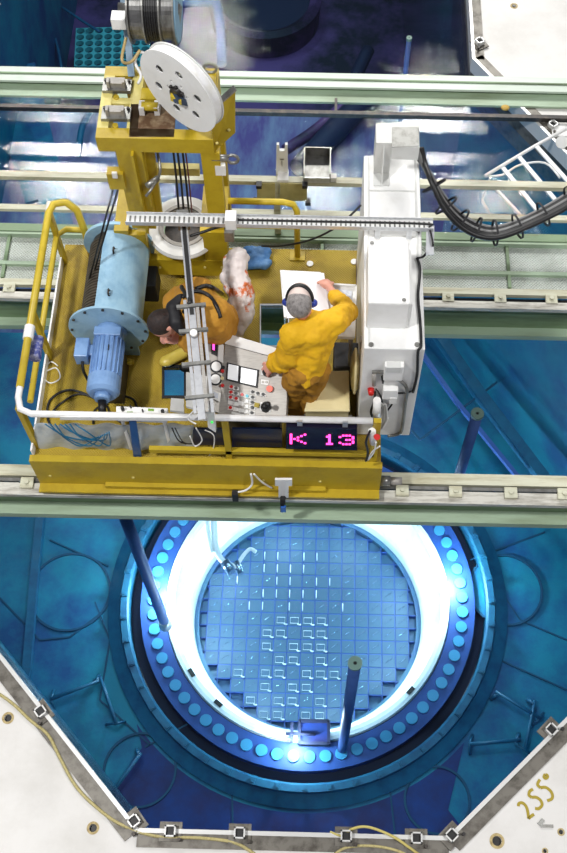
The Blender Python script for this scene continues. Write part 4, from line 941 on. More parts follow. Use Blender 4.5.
fcab([(394, 378), (402, 382), (407, 390), (405, 405), (403, 422), (400, 433), (388, 436)], .014, GRY, 'grey conduit curving down the right half of the cabinet front face', nm='conduit')
fcab([(396, 393), (404, 393), (412, 391)], .008, BLK, 'short black cable running right from the middle junction box')
fcab([(393, 397), (392, 404), (387, 411)], .008, BLK, 'short black cable hanging from the middle junction box')
fcab([(375, 392), (374, 402), (371, 412), (374, 422), (373, 430)], .01, BLK, 'thick black cable hanging on the left edge of the cabinet front')
fcab([(376, 389), (380, 395), (382, 405), (377, 415)], .007, BLK, 'thin black cable looping below the red pilot valve')
for k in range(6): fcab([(378 + k, 400 + k), (382 + k * .8, 410 - k), (380 + k * 1.4, 420), (377 + k, 426 + k * .6), (383 + k, 418)], .006, WHT if k % 2 else GRW, 'thin white cable in the tangled bunch at the lower left of the cabinet front', .02 + .006 * k, grp='tangled white cables on the cabinet front')
u = thing('cable_sleeve', 'white cable sleeve hanging from the corner of the front railing', 'sleeve', PY(377, 448, YRl - .05))
MB().cyl(PY(377, 400, yf - .07), PY(377, 418, yf - .07), .03, .034, 16).build('sleeve', WHT, u); MB().box(PY(374, 412, yf).x, PY(381, 412, yf).x, yf - .12, yf - .05, PY(374, 416, yf).z, PY(374, 409, yf).z).build('collar', WHT, u)
u = thing('limit_switch', 'white limit switch with red button below the front railing corner', 'switch', PY(373, 440, YRl - .05))
MB().cyl(PY(372, 431, YRl - .05), PY(373, 443, YRl - .05), .03, .026, 14).build('body', WHT, u); MB().cyl(PY(377, 437, YRl - .07), PY(377, 437, YRl - .1), .025).build('button', RED, u)
yf = YRl - .06
fcab([(370, 431), (366, 442), (368, 452), (366, 461)], .01, BLK, 'black cable hanging under the front railing corner')
fcab([(376, 442), (374, 452), (368, 460), (372, 452), (380, 446)], .006, WHT, 'thin white cable looping under the limit switch')
# right side cable and tray
zt_ = 2.66
yt = P(300, 222, zt_).y
xa, xb = P(126, 219, zt_).x, P(433, 222, zt_).x
t = thing('cable_tray', 'perforated silver cable tray running from the tower across to the cabinet', 'cable tray', V3((xa + xb) / 2, yt, 2.62))
MB().box(xa, xb, yt - .045, yt + .045, zt_ - .02, zt_ - .01).build('tray_floor', WHT, t)
m = MB().box(xa, xb, yt - .049, yt - .044, zt_ - .02, zt_ + .02).box(xa, xb, yt + .044, yt + .049, zt_ - .02, zt_ + .02)
m.build('side_wall', ALU, t)
m = MB()
for k in range(62):
    x = xa + .03 + k * (xb - xa - .06) / 61; m.box(x - .006, x + .006, yt - .03, yt + .03, zt_ - .01, zt_ - .004)
m.build('perforation', GRY, t, kind='stuff')
MB().bar(V3(xb - .02, yt, zt_ - .01), V3(xb - .02, P(433, 255, ZC + .05).y, ZC + .05), .06, .012).build('side_arm', ALU, t)
for x in (xC0 + .1, xC1 - .1): MB().box(x - .02, x + .02, yt - .02, yt + .02, ZC, zt_ - .02).build('stand', ALU, t)
MB().box(PY(225, 215, yt).x, PY(236, 215, yt).x, yt - .05, yt + .05, zt_ - .05, zt_ + .06).build('end_box', WHT, t)
MB().box(PY(231, 236, yt).x - .04, PY(231, 236, yt).x + .03, yt - .08, yt, zt_ - .16, zt_ - .05).build('clamp', GRY, t)
tag(MB().tube([V3(PY(238, 220, yt).x, yt, zt_ + .01), V3(0, yt, zt_ + .012), V3(xb - .07, yt, zt_ + .01), V3(xb - .03, yt - .03, zt_), V3(xb - .0, yt - .15, zt_ - .05), P(430, 245, ZC + .04), P(424, 256, ZC + .03), P(417, 258, ZC + .03)], .008, 8, 5).build('cable', BLK), 'black cable lying in the tray and bending down beside the cabinet', 'cable')
tag(MB().tube([P(417, 258, ZC + .02), P(420, 270, ZC + .02), P(418, 295, ZC + .02), P(420, 320, ZC + .02), P(421, 345, ZC + .02), PY(418, 352, yC0 - .012), PY(417, 375, yC0 - .012), PY(413, 392, yC0 - .012)], .011, 8, 5).build('cable', BLK), 'black cable running along the right edge of the cabinet top and down its front', 'cable')
tag(MB().tube([PY(228, 225, yt - .02), P(215, 228, 2.6), P(203, 232, 2.58), P(190, 236, 2.55)], .011, 8, 5).build('cable', BLK), 'black cable running left from the tray end box to the boom', 'cable')
tag(MB().tube([P(361, 205, 2.45), P(338, 226, 2.3), P(310, 240, 2.0), P(280, 246, 1.7), P(262, 246, 1.5)], .009, 8, 5).build('cable', BLK), 'thin black cable sagging from the cabinet left side over the rear railing', 'cable')
# duct hood
t = thing('duct_hood', 'grey sheet metal hood on a flat post at the far end of the cabinet', 'hood', P(384, 165, ZC))
zh = ZC + .36
yh0 = P(384, 143, zh).y
def xz(px, py, z): return P(px, py, z).x
MB().box(xz(376, 130, zh), xz(392, 130, zh), yh0, P(384, 123, zh).y, ZC, zh).build('post', GRW, t)
pm = xz(385, 143, zh)
MB().slab([V3(xz(376, 143, zh), yh0 - .0, ZC + .0), V3(xz(392, 143, zh) + .02, yh0 - .0, ZC), V3(xz(392, 143, zh), yh0 - .16, ZC), V3(xz(376, 143, zh) - .0, yh0 - .16, ZC)], .0001).build('base_plate', GRW, t) if False else MB().slab([V3(xz(376, 140, zh), yh0 - .12, ZC + .012), V3(xz(392, 140, zh), yh0 - .12, ZC + .012), V3(xz(392, 140, zh), yh0, ZC + .012), V3(xz(376, 140, zh), yh0, ZC + .012)], .012).build('base_plate', GRW, t)
MB().slab([V3(pm, yh0, ZC + .012), V3(pm, yh0 - .11, ZC + .012), V3(pm, yh0, zh - .02)], .01, (1, 0, 0)).build('gusset', GRW, t)
MB().box(xz(392, 130, zh), xz(419, 130, zh), P(400, 147, zh).y, P(400, 122, zh).y, zh - .14, zh).build('hood_box', GRW, t)
MB().slab([P(392, 127, zh + .005), P(419, 127, zh + .005), P(419, 146, zh + .005), P(392, 147, zh + .005)], .004).build('hood_top', GRY, t)
# festoon cables
FEST = []
for k in range(7):
    o = k * .02; zz0 = ZC + .05
    pts = [P(412 + k * 1.5, 148, zz0 + .04), P(419 + k, 158 + k, zz0), P(428 + k * .6, 172 + k * 1.6, zz0 - .1 + o), P(446, 200 + k * 1.8, zz0 - .25 + o), P(468, 220 + k * 1.9, zz0 - .38 + o), P(495, 228 + k * 1.6, zz0 - .42 + o), P(530, 216 + k * 1.6, zz0 - .38 + o), P(572, 192 + k * 2.0, zz0 - .3 + o), P(620, 160 + k * 2, zz0 - .2)]
    FEST.append(pts)
    tag(MB().tube(pts, .021 if k % 3 else .024, 10, 6).build('festoon_cable', BLK if k not in (0, 3) else mat('grey_cable', (120, 120, 120), .4)), 'thick black cable in the bundle sagging right from the cabinet end' if k not in (0, 3) else 'thick grey cable in the bundle sagging right from the cabinet end', 'cable', 'black cables in the sagging bundle' if k not in (0, 3) else 'grey cables in the sagging bundle')
mid = spline([sum((f[i] for f in FEST), V()) / 7 for i in range(len(FEST[0]))], 3)
for k in range(7, 23, 2):
    d = (mid[k + 1] - mid[k - 1]).normalized()
    tag(MB().ring(mid[k] - d * .008, d, .098, .106, .016, 24).build('cable_tie', BLKM), 'black tie ring around the sagging cable bundle', 'cable tie', 'ties around the cable bundle')
# ================================================================== CONSOLE
zc1, zc0 = 1.84, 1.62
A_, B_, C_, D_ = P(225, 344, zc1), P(288, 361, zc1), P(286, 422, zc0), P(218, 414, zc0)
nC = (B_ - A_).cross(D_ - A_).normalized(); nC = nC if nC.z > 0 else -nC
C_ = PP(286, 422, A_, nC)
t = thing('control_console', 'steel control console with two white screens, buttons and joystick', 'console', V3((A_.x + C_.x) / 2, (A_.y + C_.y) / 2, ZF))
MB().slab([A_, B_, C_, D_], .1).build('control_panel', STL, t, bevel=.004)
Ap, Bp = P(211, 331, zc1 + .04), P(287, 351, zc1 + .03)
MB().slab([P(222, 332, zc1 + .04), Bp, B_ + V3(0, 0, .004), A_ + V3(0, 0, .004)], .08).build('upper_shelf', WHT, t)
inn = lambda a, b, k: a.lerp(b, k)
ctr = (A_ + B_ + C_ + D_) / 4
bs = [inn(p, ctr, .2) for p in (A_, B_, C_, D_)]
MB().prism([(p.x, p.y) for p in bs], ZF, min(zc0, zc1) - .12).build('pedestal', GRY, t)
def on(px, py, off=0): return PP(px, py, A_, nC) + nC * off
def q2(a, b): return 200 + a / 5.67, 330 + b / 5.67
def plate(ptsl, th, nm, m_, par=None): return MB().slab([on(*q2(*p), th) for p in ptsl], th, nC).build(nm, m_, par or t)
# side panel with gauges (tilted towards the operator)
S = [P(208, 336, zc1 + .03), P(224, 345, zc1), P(220, 413, zc0), P(206, 408, zc0 + .05)]
MB().slab(S, .1).build('side_panel', STL, t)
nS = (S[1] - S[0]).cross(S[3] - S[0]).normalized(); nS = nS if nS.z > 0 else -nS
def os_(px, py, off=0): return PP(px, py, S[0], nS) + nS * off
def plS(ptsl, th, nm, m_): return MB().slab([os_(*q2(*p), th) for p in ptsl], th, nS).build(nm, m_, t)
plS([(68, 52), (102, 68), (98, 150), (64, 135)], .012, 'meter', BLKM); plS([(72, 66), (84, 70), (83, 118), (71, 112)], .016, 'meter_digits', LED)
plS([(106, 66), (136, 86), (132, 190), (102, 172)], .01, 'paper_note', WHT)
for a, b in ((92, 208), (88, 280)):
    p = os_(*q2(a, b)); MB().cyl(p, p + nS * .012, .05, seg=24).build('gauge_bezel', BLKM, t); MB().cyl(p + nS * .012, p + nS * .016, .038, seg=24).build('gauge_dial', WHT, t)
for a, b, m_ in ((128, 234, RED), (128, 316, RED), (126, 275, BEI), (132, 214, BLK)): p = os_(*q2(a, b)); MB().cyl(p, p + nS * .02, .014).build('button', m_, t)
plS([(66, 335), (118, 360), (114, 410), (62, 385)], .02, 'small_display', WHT); plS([(78, 352), (104, 364), (102, 392), (76, 380)], .024, 'display_face', PAP2)
plate([(156, 184), (226, 202), (222, 302), (150, 284)], .012, 'screen_bezel', BLKM); plate([(228, 204), (334, 226), (326, 330), (222, 304)], .012, 'screen_bezel', BLKM)
plate([(164, 194), (220, 206), (216, 292), (158, 278)], .016, 'screen', SCRN); plate([(236, 214), (326, 232), (318, 318), (230, 298)], .016, 'screen', SCRN)
for a, b, m_ in [(180, 323, RED), (206, 330, GRY), (178, 353, RED), (206, 360, GRY), (240, 367, RED), (269, 375, CYN), (300, 352, BLK), (330, 360, BLK), (360, 366, BLK), (176, 382, RED), (207, 389, RED), (300, 382, BLK), (204, 418, WHT), (268, 404, WHT), (298, 410, BLK), (174, 441, RED), (204, 449, WHT), (236, 456, WHT), (267, 462, WHT), (296, 470, BLK), (268, 434, WHT), (298, 440, BLK), (324, 430, OCH)]:
    p = on(*q2(a, b)); MB().obox(p + nC * .003, V3(.022, 0, 0), V3(0, .018, 0), nC * .003).build('button_plate', WHT, t)
    MB().cyl(p, p + nC * .022, .0125, seg=12).build('button', m_, t)
plate([(160, 398), (190, 406), (188, 428), (158, 420)], .004, 'label_plate', WHT); plate([(218, 400), (248, 408), (246, 432), (216, 424)], .004, 'label_plate', WHT)
plate([(180, 462), (248, 478), (246, 490), (178, 474)], .004, 'label_plate', WHT)
p = on(*q2(397, 335)); MB().cyl(p, p + nC * .03, .026, seg=20).build('emergency_button', CORL, t, label='coral round stop button')
plate([(348, 280), (392, 286), (388, 314), (346, 306)], .008, 'key_switch', WHT); 
for a in (358, 378): p = on(*q2(a, 296)); MB().cyl(p, p + nC * .016, .01).build('key_knob', STL, t)
for (a, b, c, d, h_) in ((352, 205, 412, 262, 0), (344, 410, 404, 464, 1)):
    plate([(a, b), (c, b + 10), (c - 4, d), (a - 4, d - 8)], .008, 'joystick_plate', WHT)
    p = on(*q2((a + c) / 2, (b + d) / 2)); MB().cyl(p, p + nC * .045, .045, .03, 20).ball(p + nC * .045, .03).build('joystick_boot', BLK, t)
    if h_: MB().cyl(p + nC * .04, p + nC * .12 + V3(.03, .01, 0), .012, seg=10).ball(p + nC * .13 + V3(.035, .01, 0), .024).build('joystick', BLK, t)
plate([(312, 412), (340, 418), (336, 442), (308, 436)], .02, 'selector_switch', OCH)
# boom from the tower to the railing, lying over the console
b0, b1 = P(183, 216, 2.56), P(202, 420, 2.02)
t = thing('camera_boom', 'long silver boom with black top strip leading from the tower down to the front railing', 'boom', V3(b1.x, b1.y, ZF))
bd = (b1 - b0).normalized(); bxv = bd.cross(V3(0, 0, 1)).normalized()
MB().bar(b0, b1, .055, .05).build('main_profile', ALU, t)
MB().bar(b0 + V3(0, 0, .03), b0.lerp(b1, .5) + V3(0, 0, .03), .03, .01).build('black_strip', BLK, t)
for s, m_, k0, z_ in ((.045, ALU, .42, .01), (-.045, STL, .45, .02), (-.085, ALU, .3 + .15, 0)):
    MB().bar(b0.lerp(b1, k0) + bxv * s + V3(0, 0, z_), b0.lerp(b1, .97) + bxv * s + V3(0, 0, z_), .024, .024).build('guide_rod', m_, t)
for k in (.46, .58, .74, .9):
    p = b0.lerp(b1, k); MB().obox(p + V3(0, 0, .035), bxv * .11, bd * .012, V3(0, 0, .012)).build('rod_clamp', GRY, t)
p = b0.lerp(b1, .6) + V3(0, 0, .03); MB().cyl(p, p + V3(0, 0, .04), .028).build('knob', WHT, t)
p = b0.lerp(b1, .02); MB().obox(p, bxv * .045, bd * .05, V3(0, 0, .05)).build('top_clamp', GRY, t)
MB().bar(V3(b1.x, b1.y + .05, 2.0), V3(b1.x, YRl + .03, zr + .0), .05, .05).build('foot', WHT, t)
MB().slab([P(186, 372, 1.9), P(207, 376, 1.9), P(207, 412, 1.9), P(186, 406, 1.9)], .03).build('side_tray', GRW, t)
MB().slab([P(171, 398, 1.75), P(184, 399, 1.75), P(184, 412, 1.75), P(170, 410, 1.75)], .03).build('cloth_pad', GRW, t)
u = thing('signal_box', 'white upright box with green light hanging outside the front railing at the console', 'signal box', PY(210, 432, YRl - .06))
A = PY(206, 407, YRl - .05); MB().slab([PY(206, 407, YRl - .05), PY(214, 410, YRl - .05), PY(216, 433, YRl - .05), PY(208, 428, YRl - .05)], .06, (0, -1, 0)).build('body', WHT, u, bevel=.004)
p = PY(212, 422, YRl - .055); MB().cyl(p, p + V3(0, -.008, 0), .01).build('green_lamp', GLED, u)
# black rubber cables by the pole foot
tag(MB().tube([P(203, 396, 2.1), P(196, 408, 2.0), P(188, 418, 1.9), P(196, 424, 1.9)], .006, 6, 6).build('cable', WHT), 'thin white cable looping at the lower end of the boom', 'cable')
# front bracket with white box and cable below the yellow beam
yb_ = YFr - .14
t = thing('tee_bracket', 'pale tee shaped bracket on the near girder below the yellow beam', 'bracket', P(284, 496, GT))
yq = YFr - .15
MB().slab([PY(275, 480, yq), PY(292, 480, yq), PY(292, 486, yq), PY(275, 486, yq)], .02, (0, -1, 0)).build('cross_plate', WHT, t)
MB().slab([PY(278.5, 486, yq), PY(288.5, 486, yq), PY(288.5, 498, yq), PY(278.5, 498, yq)], .02, (0, -1, 0)).build('stem_plate', WHT, t)
MB().cyl(PY(283, 498, yq - .02), PY(282, 511, yq - .02), .025, .018).build('connector', BLK, t); MB().box(PY(281, 503, yq).x, PY(286, 503, yq).x, yq - .05, yq - .03, PY(283, 507, yq).z, PY(283, 502, yq).z).build('blue_block', mat('blue_block', (40, 100, 190), .4), t)
cable([PY(271, 474, YFr - .08), PY(271, 490, YFr - .17), PY(276, 502, YFr - .19), PY(282, 512, YFr - .19), PY(283, 520, YFr - .19), PY(277, 525, YFr - .19), PY(274, 520, YFr - .19), PY(281, 509, YFr - .2)], .009, WHT, 'white cable hanging from the yellow beam and looping under the tee bracket')
cable([(251, 474, 1.02), (252, 484, .86), (246, 490, .8), (238, 492, .78)], .009, WHT, 'white cable running left under the yellow beam to a small sensor')
cable([(254, 474, 1.02), (262, 482, .86), (272, 488, .76)], .008, WHT, 'short white cable running right under the yellow beam to the tee bracket')
tag(MB().box(P(232, 493, .72).x, P(238, 493, .72).x, P(235, 496, .72).y, P(235, 491, .72).y, GT, .74).build('sensor', BLKM), 'small black sensor with orange end on the girder under the yellow beam', 'sensor')
# ================================================================== TABLE, PAPERS, BOXES
zt2 = 1.98
t = thing('side_table', 'white side table with raised rim beside the control cabinet', 'table', P(338, 315, ZF))
c4 = [P(322, 285, zt2), P(356, 287, zt2), P(354, 338, zt2), P(320, 336, zt2)]
MB().slab(c4, .03).build('table_top', WHT, t, bevel=.006)
for i in range(4): MB().bar(c4[i] + V3(0, 0, .01), c4[(i + 1) % 4] + V3(0, 0, .01), .015, .03).build('rim', WHT, t)
ctr = sum(c4, V()) / 4
for p in c4: q_ = p.lerp(ctr, .15); MB().cyl(V3(q_.x, q_.y, ZF), V3(q_.x, q_.y, zt2 - .03), .015).build('leg', GRY, t)
t2 = thing('drawing_board', 'thin white board carrying the large sheet in front of the bareheaded man', 'board', P(303, 290, 1.95))
MB().slab([P(280, 270, 2.0), P(321, 272, 2.0), P(320, 318, 2.0), P(284, 317, 2.0)], .02).build('board', WHT, t2)
for a, b in ((284, 272), (318, 274)): p = P(a, b, 1.97); MB().cyl(V3(p.x, p.y, ZF), V3(p.x, p.y, 1.982), .014).build('leg', GRY, t2)
tag(MB().slab([P(281, 271, 2.012), P(324, 273, 2.012), P(330, 316, 2.012), P(287, 318, 2.012)], .004).build('large_sheet', PAPR), 'large white sheet of paper under the right hand of the man with ear defenders', 'paper')
for k, (l4, m_, lb) in enumerate((([(334, 289), (352, 291), (350, 312), (333, 310)], PAP2, 'printed sheet on the far end of the white side table'), ([(331, 310), (350, 314), (343, 335), (325, 331)], PAPR, 'blank sheet lying tilted on the near end of the side table'), ([(336, 312), (348, 314), (345, 326), (334, 324)], PAP2, 'small printed note lying over the tilted sheet on the side table'))):
    tag(MB().slab([P(a, b, zt2 + .012 + k * .004) for a, b in l4], .003).build('paper_sheet', m_), lb, 'paper')
tag(MB().bar(P(331, 323, zt2 + .03), P(337, 326, zt2 + .03), .01, .01).build('pen', BLK), 'black pen lying on the tilted sheet on the side table', 'pen')
tag(MB().box(P(333, 340, ZF).x, P(357, 340, ZF).x, P(345, 392, ZF).y, P(345, 366, ZF).y, ZF, ZF + .4).build('black_case', BLKM, bevel=.02), 'black case on the floor between side table and beige box', 'case')
t = thing('storage_box', 'beige plastic box with a smooth lid behind the man in the yellow coverall', 'box', P(328, 410, ZF))
zb_ = 1.62
c4 = [P(314, 371, zb_), P(349, 370, zb_), P(350, 411, zb_), P(304, 411, zb_)]
MB().prism([(p.x * 1, p.y) for p in [q_.lerp(sum(c4, V()) / 4, .06) for q_ in c4]], ZF, zb_ - .03).build('body', BEI, t)
MB().slab(c4, .035).build('lid', BEI, t, bevel=.012)
tag(MB().box(P(304, 414, 1.5).x, P(352, 414, 1.5).x, P(330, 418, 1.5).y, P(330, 414.5, 1.5).y, ZF, 1.5).build('wire_shelf', GRY), 'narrow grey rack between beige box and front railing', 'rack')
t = thing('round_cover', 'round translucent yellow cover standing against the control cabinet', 'cover', P(356, 390, ZF))
pc = P(355, 371, 1.75); MB().ball(pc, .2, (.2, .85, 1.0), None, 24, 16).build('dome', BAGP, t)
MB().tube([pc + V3(0, .17 * math.cos(a), .2 * math.sin(a)) for a in [i * PI / 12 for i in range(24)]], .01, 6, closed=True).build('rim', BEI, t)
# crumpled plastic suit over the rail and cloth
t = thing('plastic_suit', 'crumpled white plastic suit with orange stripes hanging behind the kneeling man', 'suit', P(236, 330, ZF))
m = MB().limb([P(237, 258, 1.85), P(234, 275, 1.8), P(241, 292, 1.72), P(242, 310, 1.62), P(236, 328, 1.5), P(232, 345, 1.35)], [.09, .11, .115, .11, .085, .05])
for k in range(26):
    a = random.random(); m.ball(P(random.uniform(226, 248), 255 + a * 78, 1.86 - a * .42), random.uniform(.03, .06), (1, 1.2, .9))
so = m.build('suit_cloth', BAGW, t, remesh=.014, smoothit=2)
tx = bpy.data.textures.new('crumple', 'CLOUDS'); tx.noise_scale = .09
dm = so.modifiers.new('d', 'DISPLACE'); dm.texture = tx; dm.strength = .06
m = MB()
for k in range(14): m.ball(P(random.uniform(246, 268), random.uniform(251, 265), ZF + .05), random.uniform(.035, .07), (1.3, 1, .6))
bo = m.build('blue_cloth', BCL, remesh=.012, smoothit=2); tag(bo, 'crumpled blue cloth on the yellow floor at the foot of the rear railing', 'cloth')
dm = bo.modifiers.new('d', 'DISPLACE'); dm.texture = tx; dm.strength = .05
m = MB()
for k in range(8): m.ball(P(165 + 2.4 * k, 362 - 1.2 * k, ZF + .05), .045 + .01 * (k % 2), (1.2, 1, .8))
tag(m.build('yellow_bag', mat('yellow_film', (222, 200, 90), .3, bump=.8, bscale=20), remesh=.012), 'crumpled yellow plastic bag on the floor above the small floor opening', 'bag')
tag(MB().box(P(146, 290, ZF).x, P(160, 290, ZF).x, P(150, 302, ZF).y, P(150, 280, ZF).y, ZF, ZF + .25).build('black_box', BLKM, bevel=.01), 'black box on the floor between the blue drum and the crouching man', 'box')
# ================================================================== PEOPLE
def hand(m, w, d, n, side, curl, s=1.0):
    d = V(d).normalized(); n = V(n).normalized(); n = (n - d * n.dot(d)).normalized(); x = d.cross(n).normalized() * side
    pal = w + d * .05 * s
    m.limb([w, pal + x * .022 * s, pal + d * .035 * s + x * .026 * s], [.028 * s, .024 * s, .018 * s]); m.limb([w, pal - x * .02 * s, pal + d * .035 * s - x * .026 * s], [.028 * s, .024 * s, .016 * s]); m.ball(pal, .03 * s)
    for k, (o, l) in enumerate(((.032, .075), (.011, .085), (-.011, .078), (-.032, .06))):
        b = pal + d * .035 * s + x * o * s; c1, c2 = curl * .5, curl * 1.2; l *= s
        p1 = b + (d * math.cos(c1) - n * math.sin(c1)) * l * .45; p2 = p1 + (d * math.cos(c2) - n * math.sin(c2)) * l * .32; p3 = p2 + (d * math.cos(c2 * 1.3) - n * math.sin(c2 * 1.3)) * l * .25
        m.limb([b, p1, p2, p3], [.0105 * s, .0095 * s, .009 * s, .008 * s])
    tb = w + d * .02 * s + x * .028 * s
    m.limb([tb, tb + (x * .8 + d * .7 - n * .2) * .035 * s, tb + (x * .7 + d * 1.3 - n * .5) * .05 * s], [.015 * s, .012 * s, .0095 * s])
def head(m, c, fwd, up, s=1.0):
    up = V(up).normalized(); fwd = V(fwd); fwd = (fwd - up * up.dot(fwd)).normalized(); rt = fwd.cross(up).normalized()
    rot = Matrix((rt, fwd, up)).transposed(); L = lambda x, y, z: c + rot @ V((x, y, z)) * s
    m.ball(c, .1 * s, (.8, .98, 1.0), rot, 24, 16); m.ball(L(0, .03, -.06), .07 * s, (.85, .95, .95), rot)
    m.ball(L(0, .06, -.1), .035 * s, (1, 1, .8), rot)
    m.limb([L(0, .1, .0), L(0, .122, -.035)], [.01 * s, .016 * s]); m.ball(L(0, .098, -.07), .018 * s, (1.4, .7, .6), rot)
    for k in (-1, 1): m.ball(L(k * .082, -.01, -.02), .03 * s, (.35, .7, 1.1), rot); m.ball(L(k * .034, .088, .02), .016 * s, (1.3, .7, .5), rot)
    return L, rot
def person(label, loc): return thing('person', label, 'person', loc)
txc = bpy.data.textures.new('folds', 'CLOUDS'); txc.noise_scale = .11; txc.noise_depth = 2
def folds(o, k=.05):
    d = o.modifiers.new('folds', 'DISPLACE'); d.texture = txc; d.strength = k
# --- man in the yellow coverall
foot = P(300, 413, ZF)
t = person('person in yellow coverall with ear defenders, one hand on the joystick, one on a paper', foot)
hc = P(300, 299, 2.66)
hf, hu = V3(.12, .85, -.5), V3(-.04, .5, .86)
nk = P(306, 316, 2.50); ch = P(314, 330, 2.42); wa = P(312, 352, 2.2); pe = P(306, 368, 2.03)
shL, elL, wrL = P(294, 333, 2.46), P(288, 357, 2.20), on(*q2(412, 214), .10)
shR, elR, wrR = P(335, 321, 2.47), P(347, 312, 2.28), P(329, 287, 2.10)
hpL, knL, anL = P(298, 372, 1.98), P(294, 392, 1.58), P(297, 409, 1.17)
hpR, knR, anR = P(316, 370, 1.98), P(308, 393, 1.58), P(306, 414, 1.17)
m = MB(); L_, rot_ = head(m, hc, hf, hu, 1.12)
m.limb([L_(0, -.02, -.06), nk, ch, wa, pe], [.06, .06, .11, .12, .12]); m.limb([ch, shL, elL, wrL], [.1, .065, .045, .028]); m.limb([ch, shR, elR, wrR], [.1, .065, .045, .028])
m.limb([pe, hpL, knL, anL], [.12, .09, .06, .045]); m.limb([pe, hpR, knR, anR], [.12, .09, .06, .045])
jz = on(*q2(384, 236), .05)
hand(m, wrL, jz - wrL, nC, 1, 1.0, 1.05); hand(m, wrR, P(320, 278, 2.04) - wrR, V3(.2, -.1, 1), 1, .5, 1.05)
m.build('body', SKIN, t, remesh=.0075, smoothit=2)
c = MB()
c.limb([nk + V3(0, 0, -.03), ch], [.085, .15]); c.limb([ch, wa, pe], [.14, .145, .14]); c.limb([ch + (shL - ch) * .55, wa], [.11, .13]); c.limb([ch + (shR - ch) * .55, wa], [.11, .13])
c.limb([ch, shL, elL, elL.lerp(wrL, .8)], [.13, .10, .085, .062]); c.limb([ch, shR, elR, elR.lerp(wrR, .62)], [.13, .10, .085, .06])
for k in range(5):                                                   # soft folds
    a = k / 4; c.limb([wa.lerp(pe, a) + V3(-.125, -.03, .02), wa.lerp(pe, a) + V3(0, -.14, -.02), wa.lerp(pe, a) + V3(.125, -.03, .03)], [.02, .022, .02])
for aa, bb in ((shL, elL), (elL, wrL), (shR, elR)):
    for k in (.3, .55): q_ = aa.lerp(bb, k); d = (bb - aa).normalized(); x_, y_, _ = frame(d); c.tube([q_ + (x_ * math.cos(u_) + y_ * math.sin(u_)) * .085 for u_ in [i * PI / 8 for i in range(16)]], .014, 6, closed=True)
folds(c.build('coverall_jacket', COVY, t, remesh=.012, smoothit=3))
c = MB(); c.limb([pe + V3(0, 0, .02), hpL, knL, anL + V3(0, 0, .03)], [.145, .12, .10, .085]); c.limb([pe, hpR, knR, anR + V3(0, 0, .03)], [.145, .12, .10, .085])
for aa, bb in ((hpL, knL), (knL, anL), (hpR, knR), (knR, anR)):
    for k in (.35, .7): q_ = aa.lerp(bb, k); d = (bb - aa).normalized(); x_, y_, _ = frame(d); c.tube([q_ + (x_ * math.cos(u_) + y_ * math.sin(u_)) * .095 for u_ in [i * PI / 8 for i in range(16)]], .014, 6, closed=True)
folds(c.build('coverall_trousers', TROY, t, remesh=.012, smoothit=3))
for a in (anL, anR): c = MB(); c.limb([V3(a.x, a.y - .05, ZF + .045), V3(a.x + .01, a.y + .14, ZF + .04)], [.045, .042]); c.limb([V3(a.x, a.y - .03, ZF + .1), V3(a.x, a.y - .02, ZF + .05)], [.05, .05]); c.build('shoe', WHT, t, remesh=.01)
h_ = MB().ball(L_(0, -.04, -.016), .1 * 1.12, (.85, .86, .95), rot_, 24, 16); h_.ball(L_(0, -.05, -.05), .075 * 1.12, (.95, .8, .8), rot_)
h_.build('hair', HAIRG, t, remesh=.008)
MB().ball(L_(0, .004, .006), .1 * 1.12, (.83, .99, 1.02), rot_, 20, 12).build('bald_crown', mat('pale_scalp', (226, 205, 196), .5), t)
u = thing('ear_defenders', 'black headband with blue ear cups worn by the man in the yellow coverall', 'ear defenders', hc)
arc = [L_(.086 * math.sin(a), -.015, .106 * math.cos(a)) for a in [R(-96 + 192 * i / 16) for i in range(17)]]
for k in range(3): MB().tube([p + rot_ @ V3(0, (k - 1) * .012, 0) for p in arc], .0095, 8).build('headband', BLK, u)
for s_ in (-1, 1):
    MB().cyl(L_(s_ * .074, -.012, -.02), L_(s_ * .094, -.012, -.02), .036, .032, 20).ball(L_(s_ * .09, -.012, -.02), .03, (1, 1, 1)).build('ear_cup', EARB, u)
    MB().cyl(L_(s_ * .066, -.012, -.02), L_(s_ * .076, -.012, -.02), .036, .037, 20).build('cushion', BLK, u)
# --- crouching man with dark hair
t = person('person with dark hair bending over in tan coverall with black straps beside blue drum', P(205, 380, ZF))
hc = P(163, 324, 2.14)
hf, hu = V3(.25, -.25, -.95), V3(-.85, -.4, .1)
ch = P(193, 310, 2.12); nk = P(180, 314, 2.14); wa = P(208, 316, 2.08); pe = P(217, 325, 1.86)
shL, elL, wrL = P(198, 292, 2.16), P(172, 300, 1.9), P(172, 326, 1.86)
shR, elR, wrR = P(196, 330, 2.10), P(192, 345, 1.85), P(180, 340, 1.9)
hpL, knL, anL = P(223, 319, 1.82), P(214, 336, 1.55), P(218, 352, 1.17)
hpR, knR, anR = P(214, 332, 1.82), P(198, 348, 1.55), P(200, 366, 1.17)
m = MB(); L_, rot_ = head(m, hc, hf, hu, 1.08)
m.limb([L_(0, -.02, -.07), nk, ch, wa, pe], [.055, .055, .1, .11, .11]); m.limb([ch, shL, elL, wrL], [.09, .06, .042, .027]); m.limb([ch, shR, elR, wrR], [.09, .06, .042, .027])
m.limb([pe, hpL, knL, anL], [.11, .085, .06, .04]); m.limb([pe, hpR, knR, anR], [.11, .085, .06, .04])
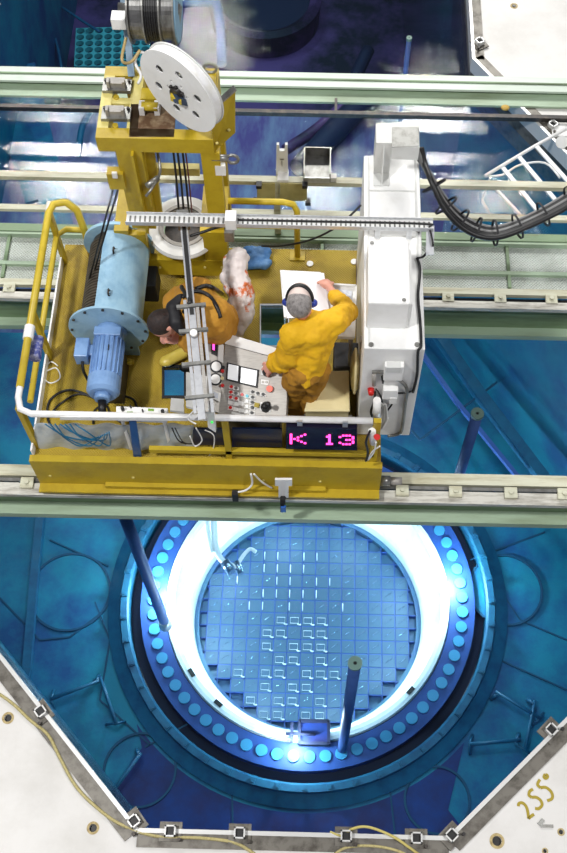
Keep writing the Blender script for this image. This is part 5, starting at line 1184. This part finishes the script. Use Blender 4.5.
hand(m, wrL, V3(-.4, -.7, -.1), V3(-.2, -.1, 1), 1, .7, 1.0); hand(m, wrR, V3(-.9, .1, 0), V3(0, -.1, 1), 1, .7, 1.0)
m.build('body', SKIN, t, remesh=.0075, smoothit=2)
c = MB(); c.limb([nk.lerp(ch, .5), ch, wa, pe], [.10, .17, .19, .17]); c.limb([shL, wa], [.12, .15]); c.limb([shR, wa], [.11, .15])
c.limb([ch, shL, elL, elL.lerp(wrL, .7)], [.14, .105, .08, .055]); c.limb([ch, shR, elR, elR.lerp(wrR, .7)], [.13, .10, .08, .055])
c.limb([pe, hpL, knL, anL], [.15, .13, .1, .075]); c.limb([pe, hpR, knR, anR], [.15, .13, .1, .075])
folds(c.build('coverall', COVB, t, remesh=.012, smoothit=3))
for a in (anL, anR): c = MB(); c.limb([V3(a.x + .05, a.y, ZF + .045), V3(a.x - .14, a.y, ZF + .04)], [.045, .042]); c.limb([V3(a.x, a.y, ZF + .1), V3(a.x, a.y, ZF + .05)], [.05, .05]); c.build('shoe', BLK, t, remesh=.01)
MB().ball(L_(0, -.02, .012), .1 * 1.08, (.9, .97, 1.02), rot_, 24, 16).ball(L_(0, -.055, -.04), .075, (1, .8, 1), rot_).build('hair', HAIRD, t, remesh=.008)
c = MB().limb([P(181, 300, 2.24), P(174, 308, 2.22), P(176, 322, 2.2), P(182, 330, 2.15)], [.05, .065, .06, .045]); c.build('black_collar', BLKM, t, remesh=.01)
def ontop(px, py):                                                  # a point on the coverall's back
    dg = bpy.context.evaluated_depsgraph_get(); d = ray(px, py).normalized(); h, loc, n, *_ = bpy.context.scene.ray_cast(dg, EYE, d); return (loc + n * .006) if h else P(px, py, 2.3)
bpy.context.view_layer.update()
for l in ([(182, 287), (186, 295), (190, 302), (184, 312)], [(182, 298), (195, 292), (208, 296), (216, 306), (220, 318)], [(196, 289), (206, 286), (214, 289), (222, 294)]):
    MB().tube([ontop(a, b) for a, b in l], .018, 6, 5).build('harness_strap', BLK, t)
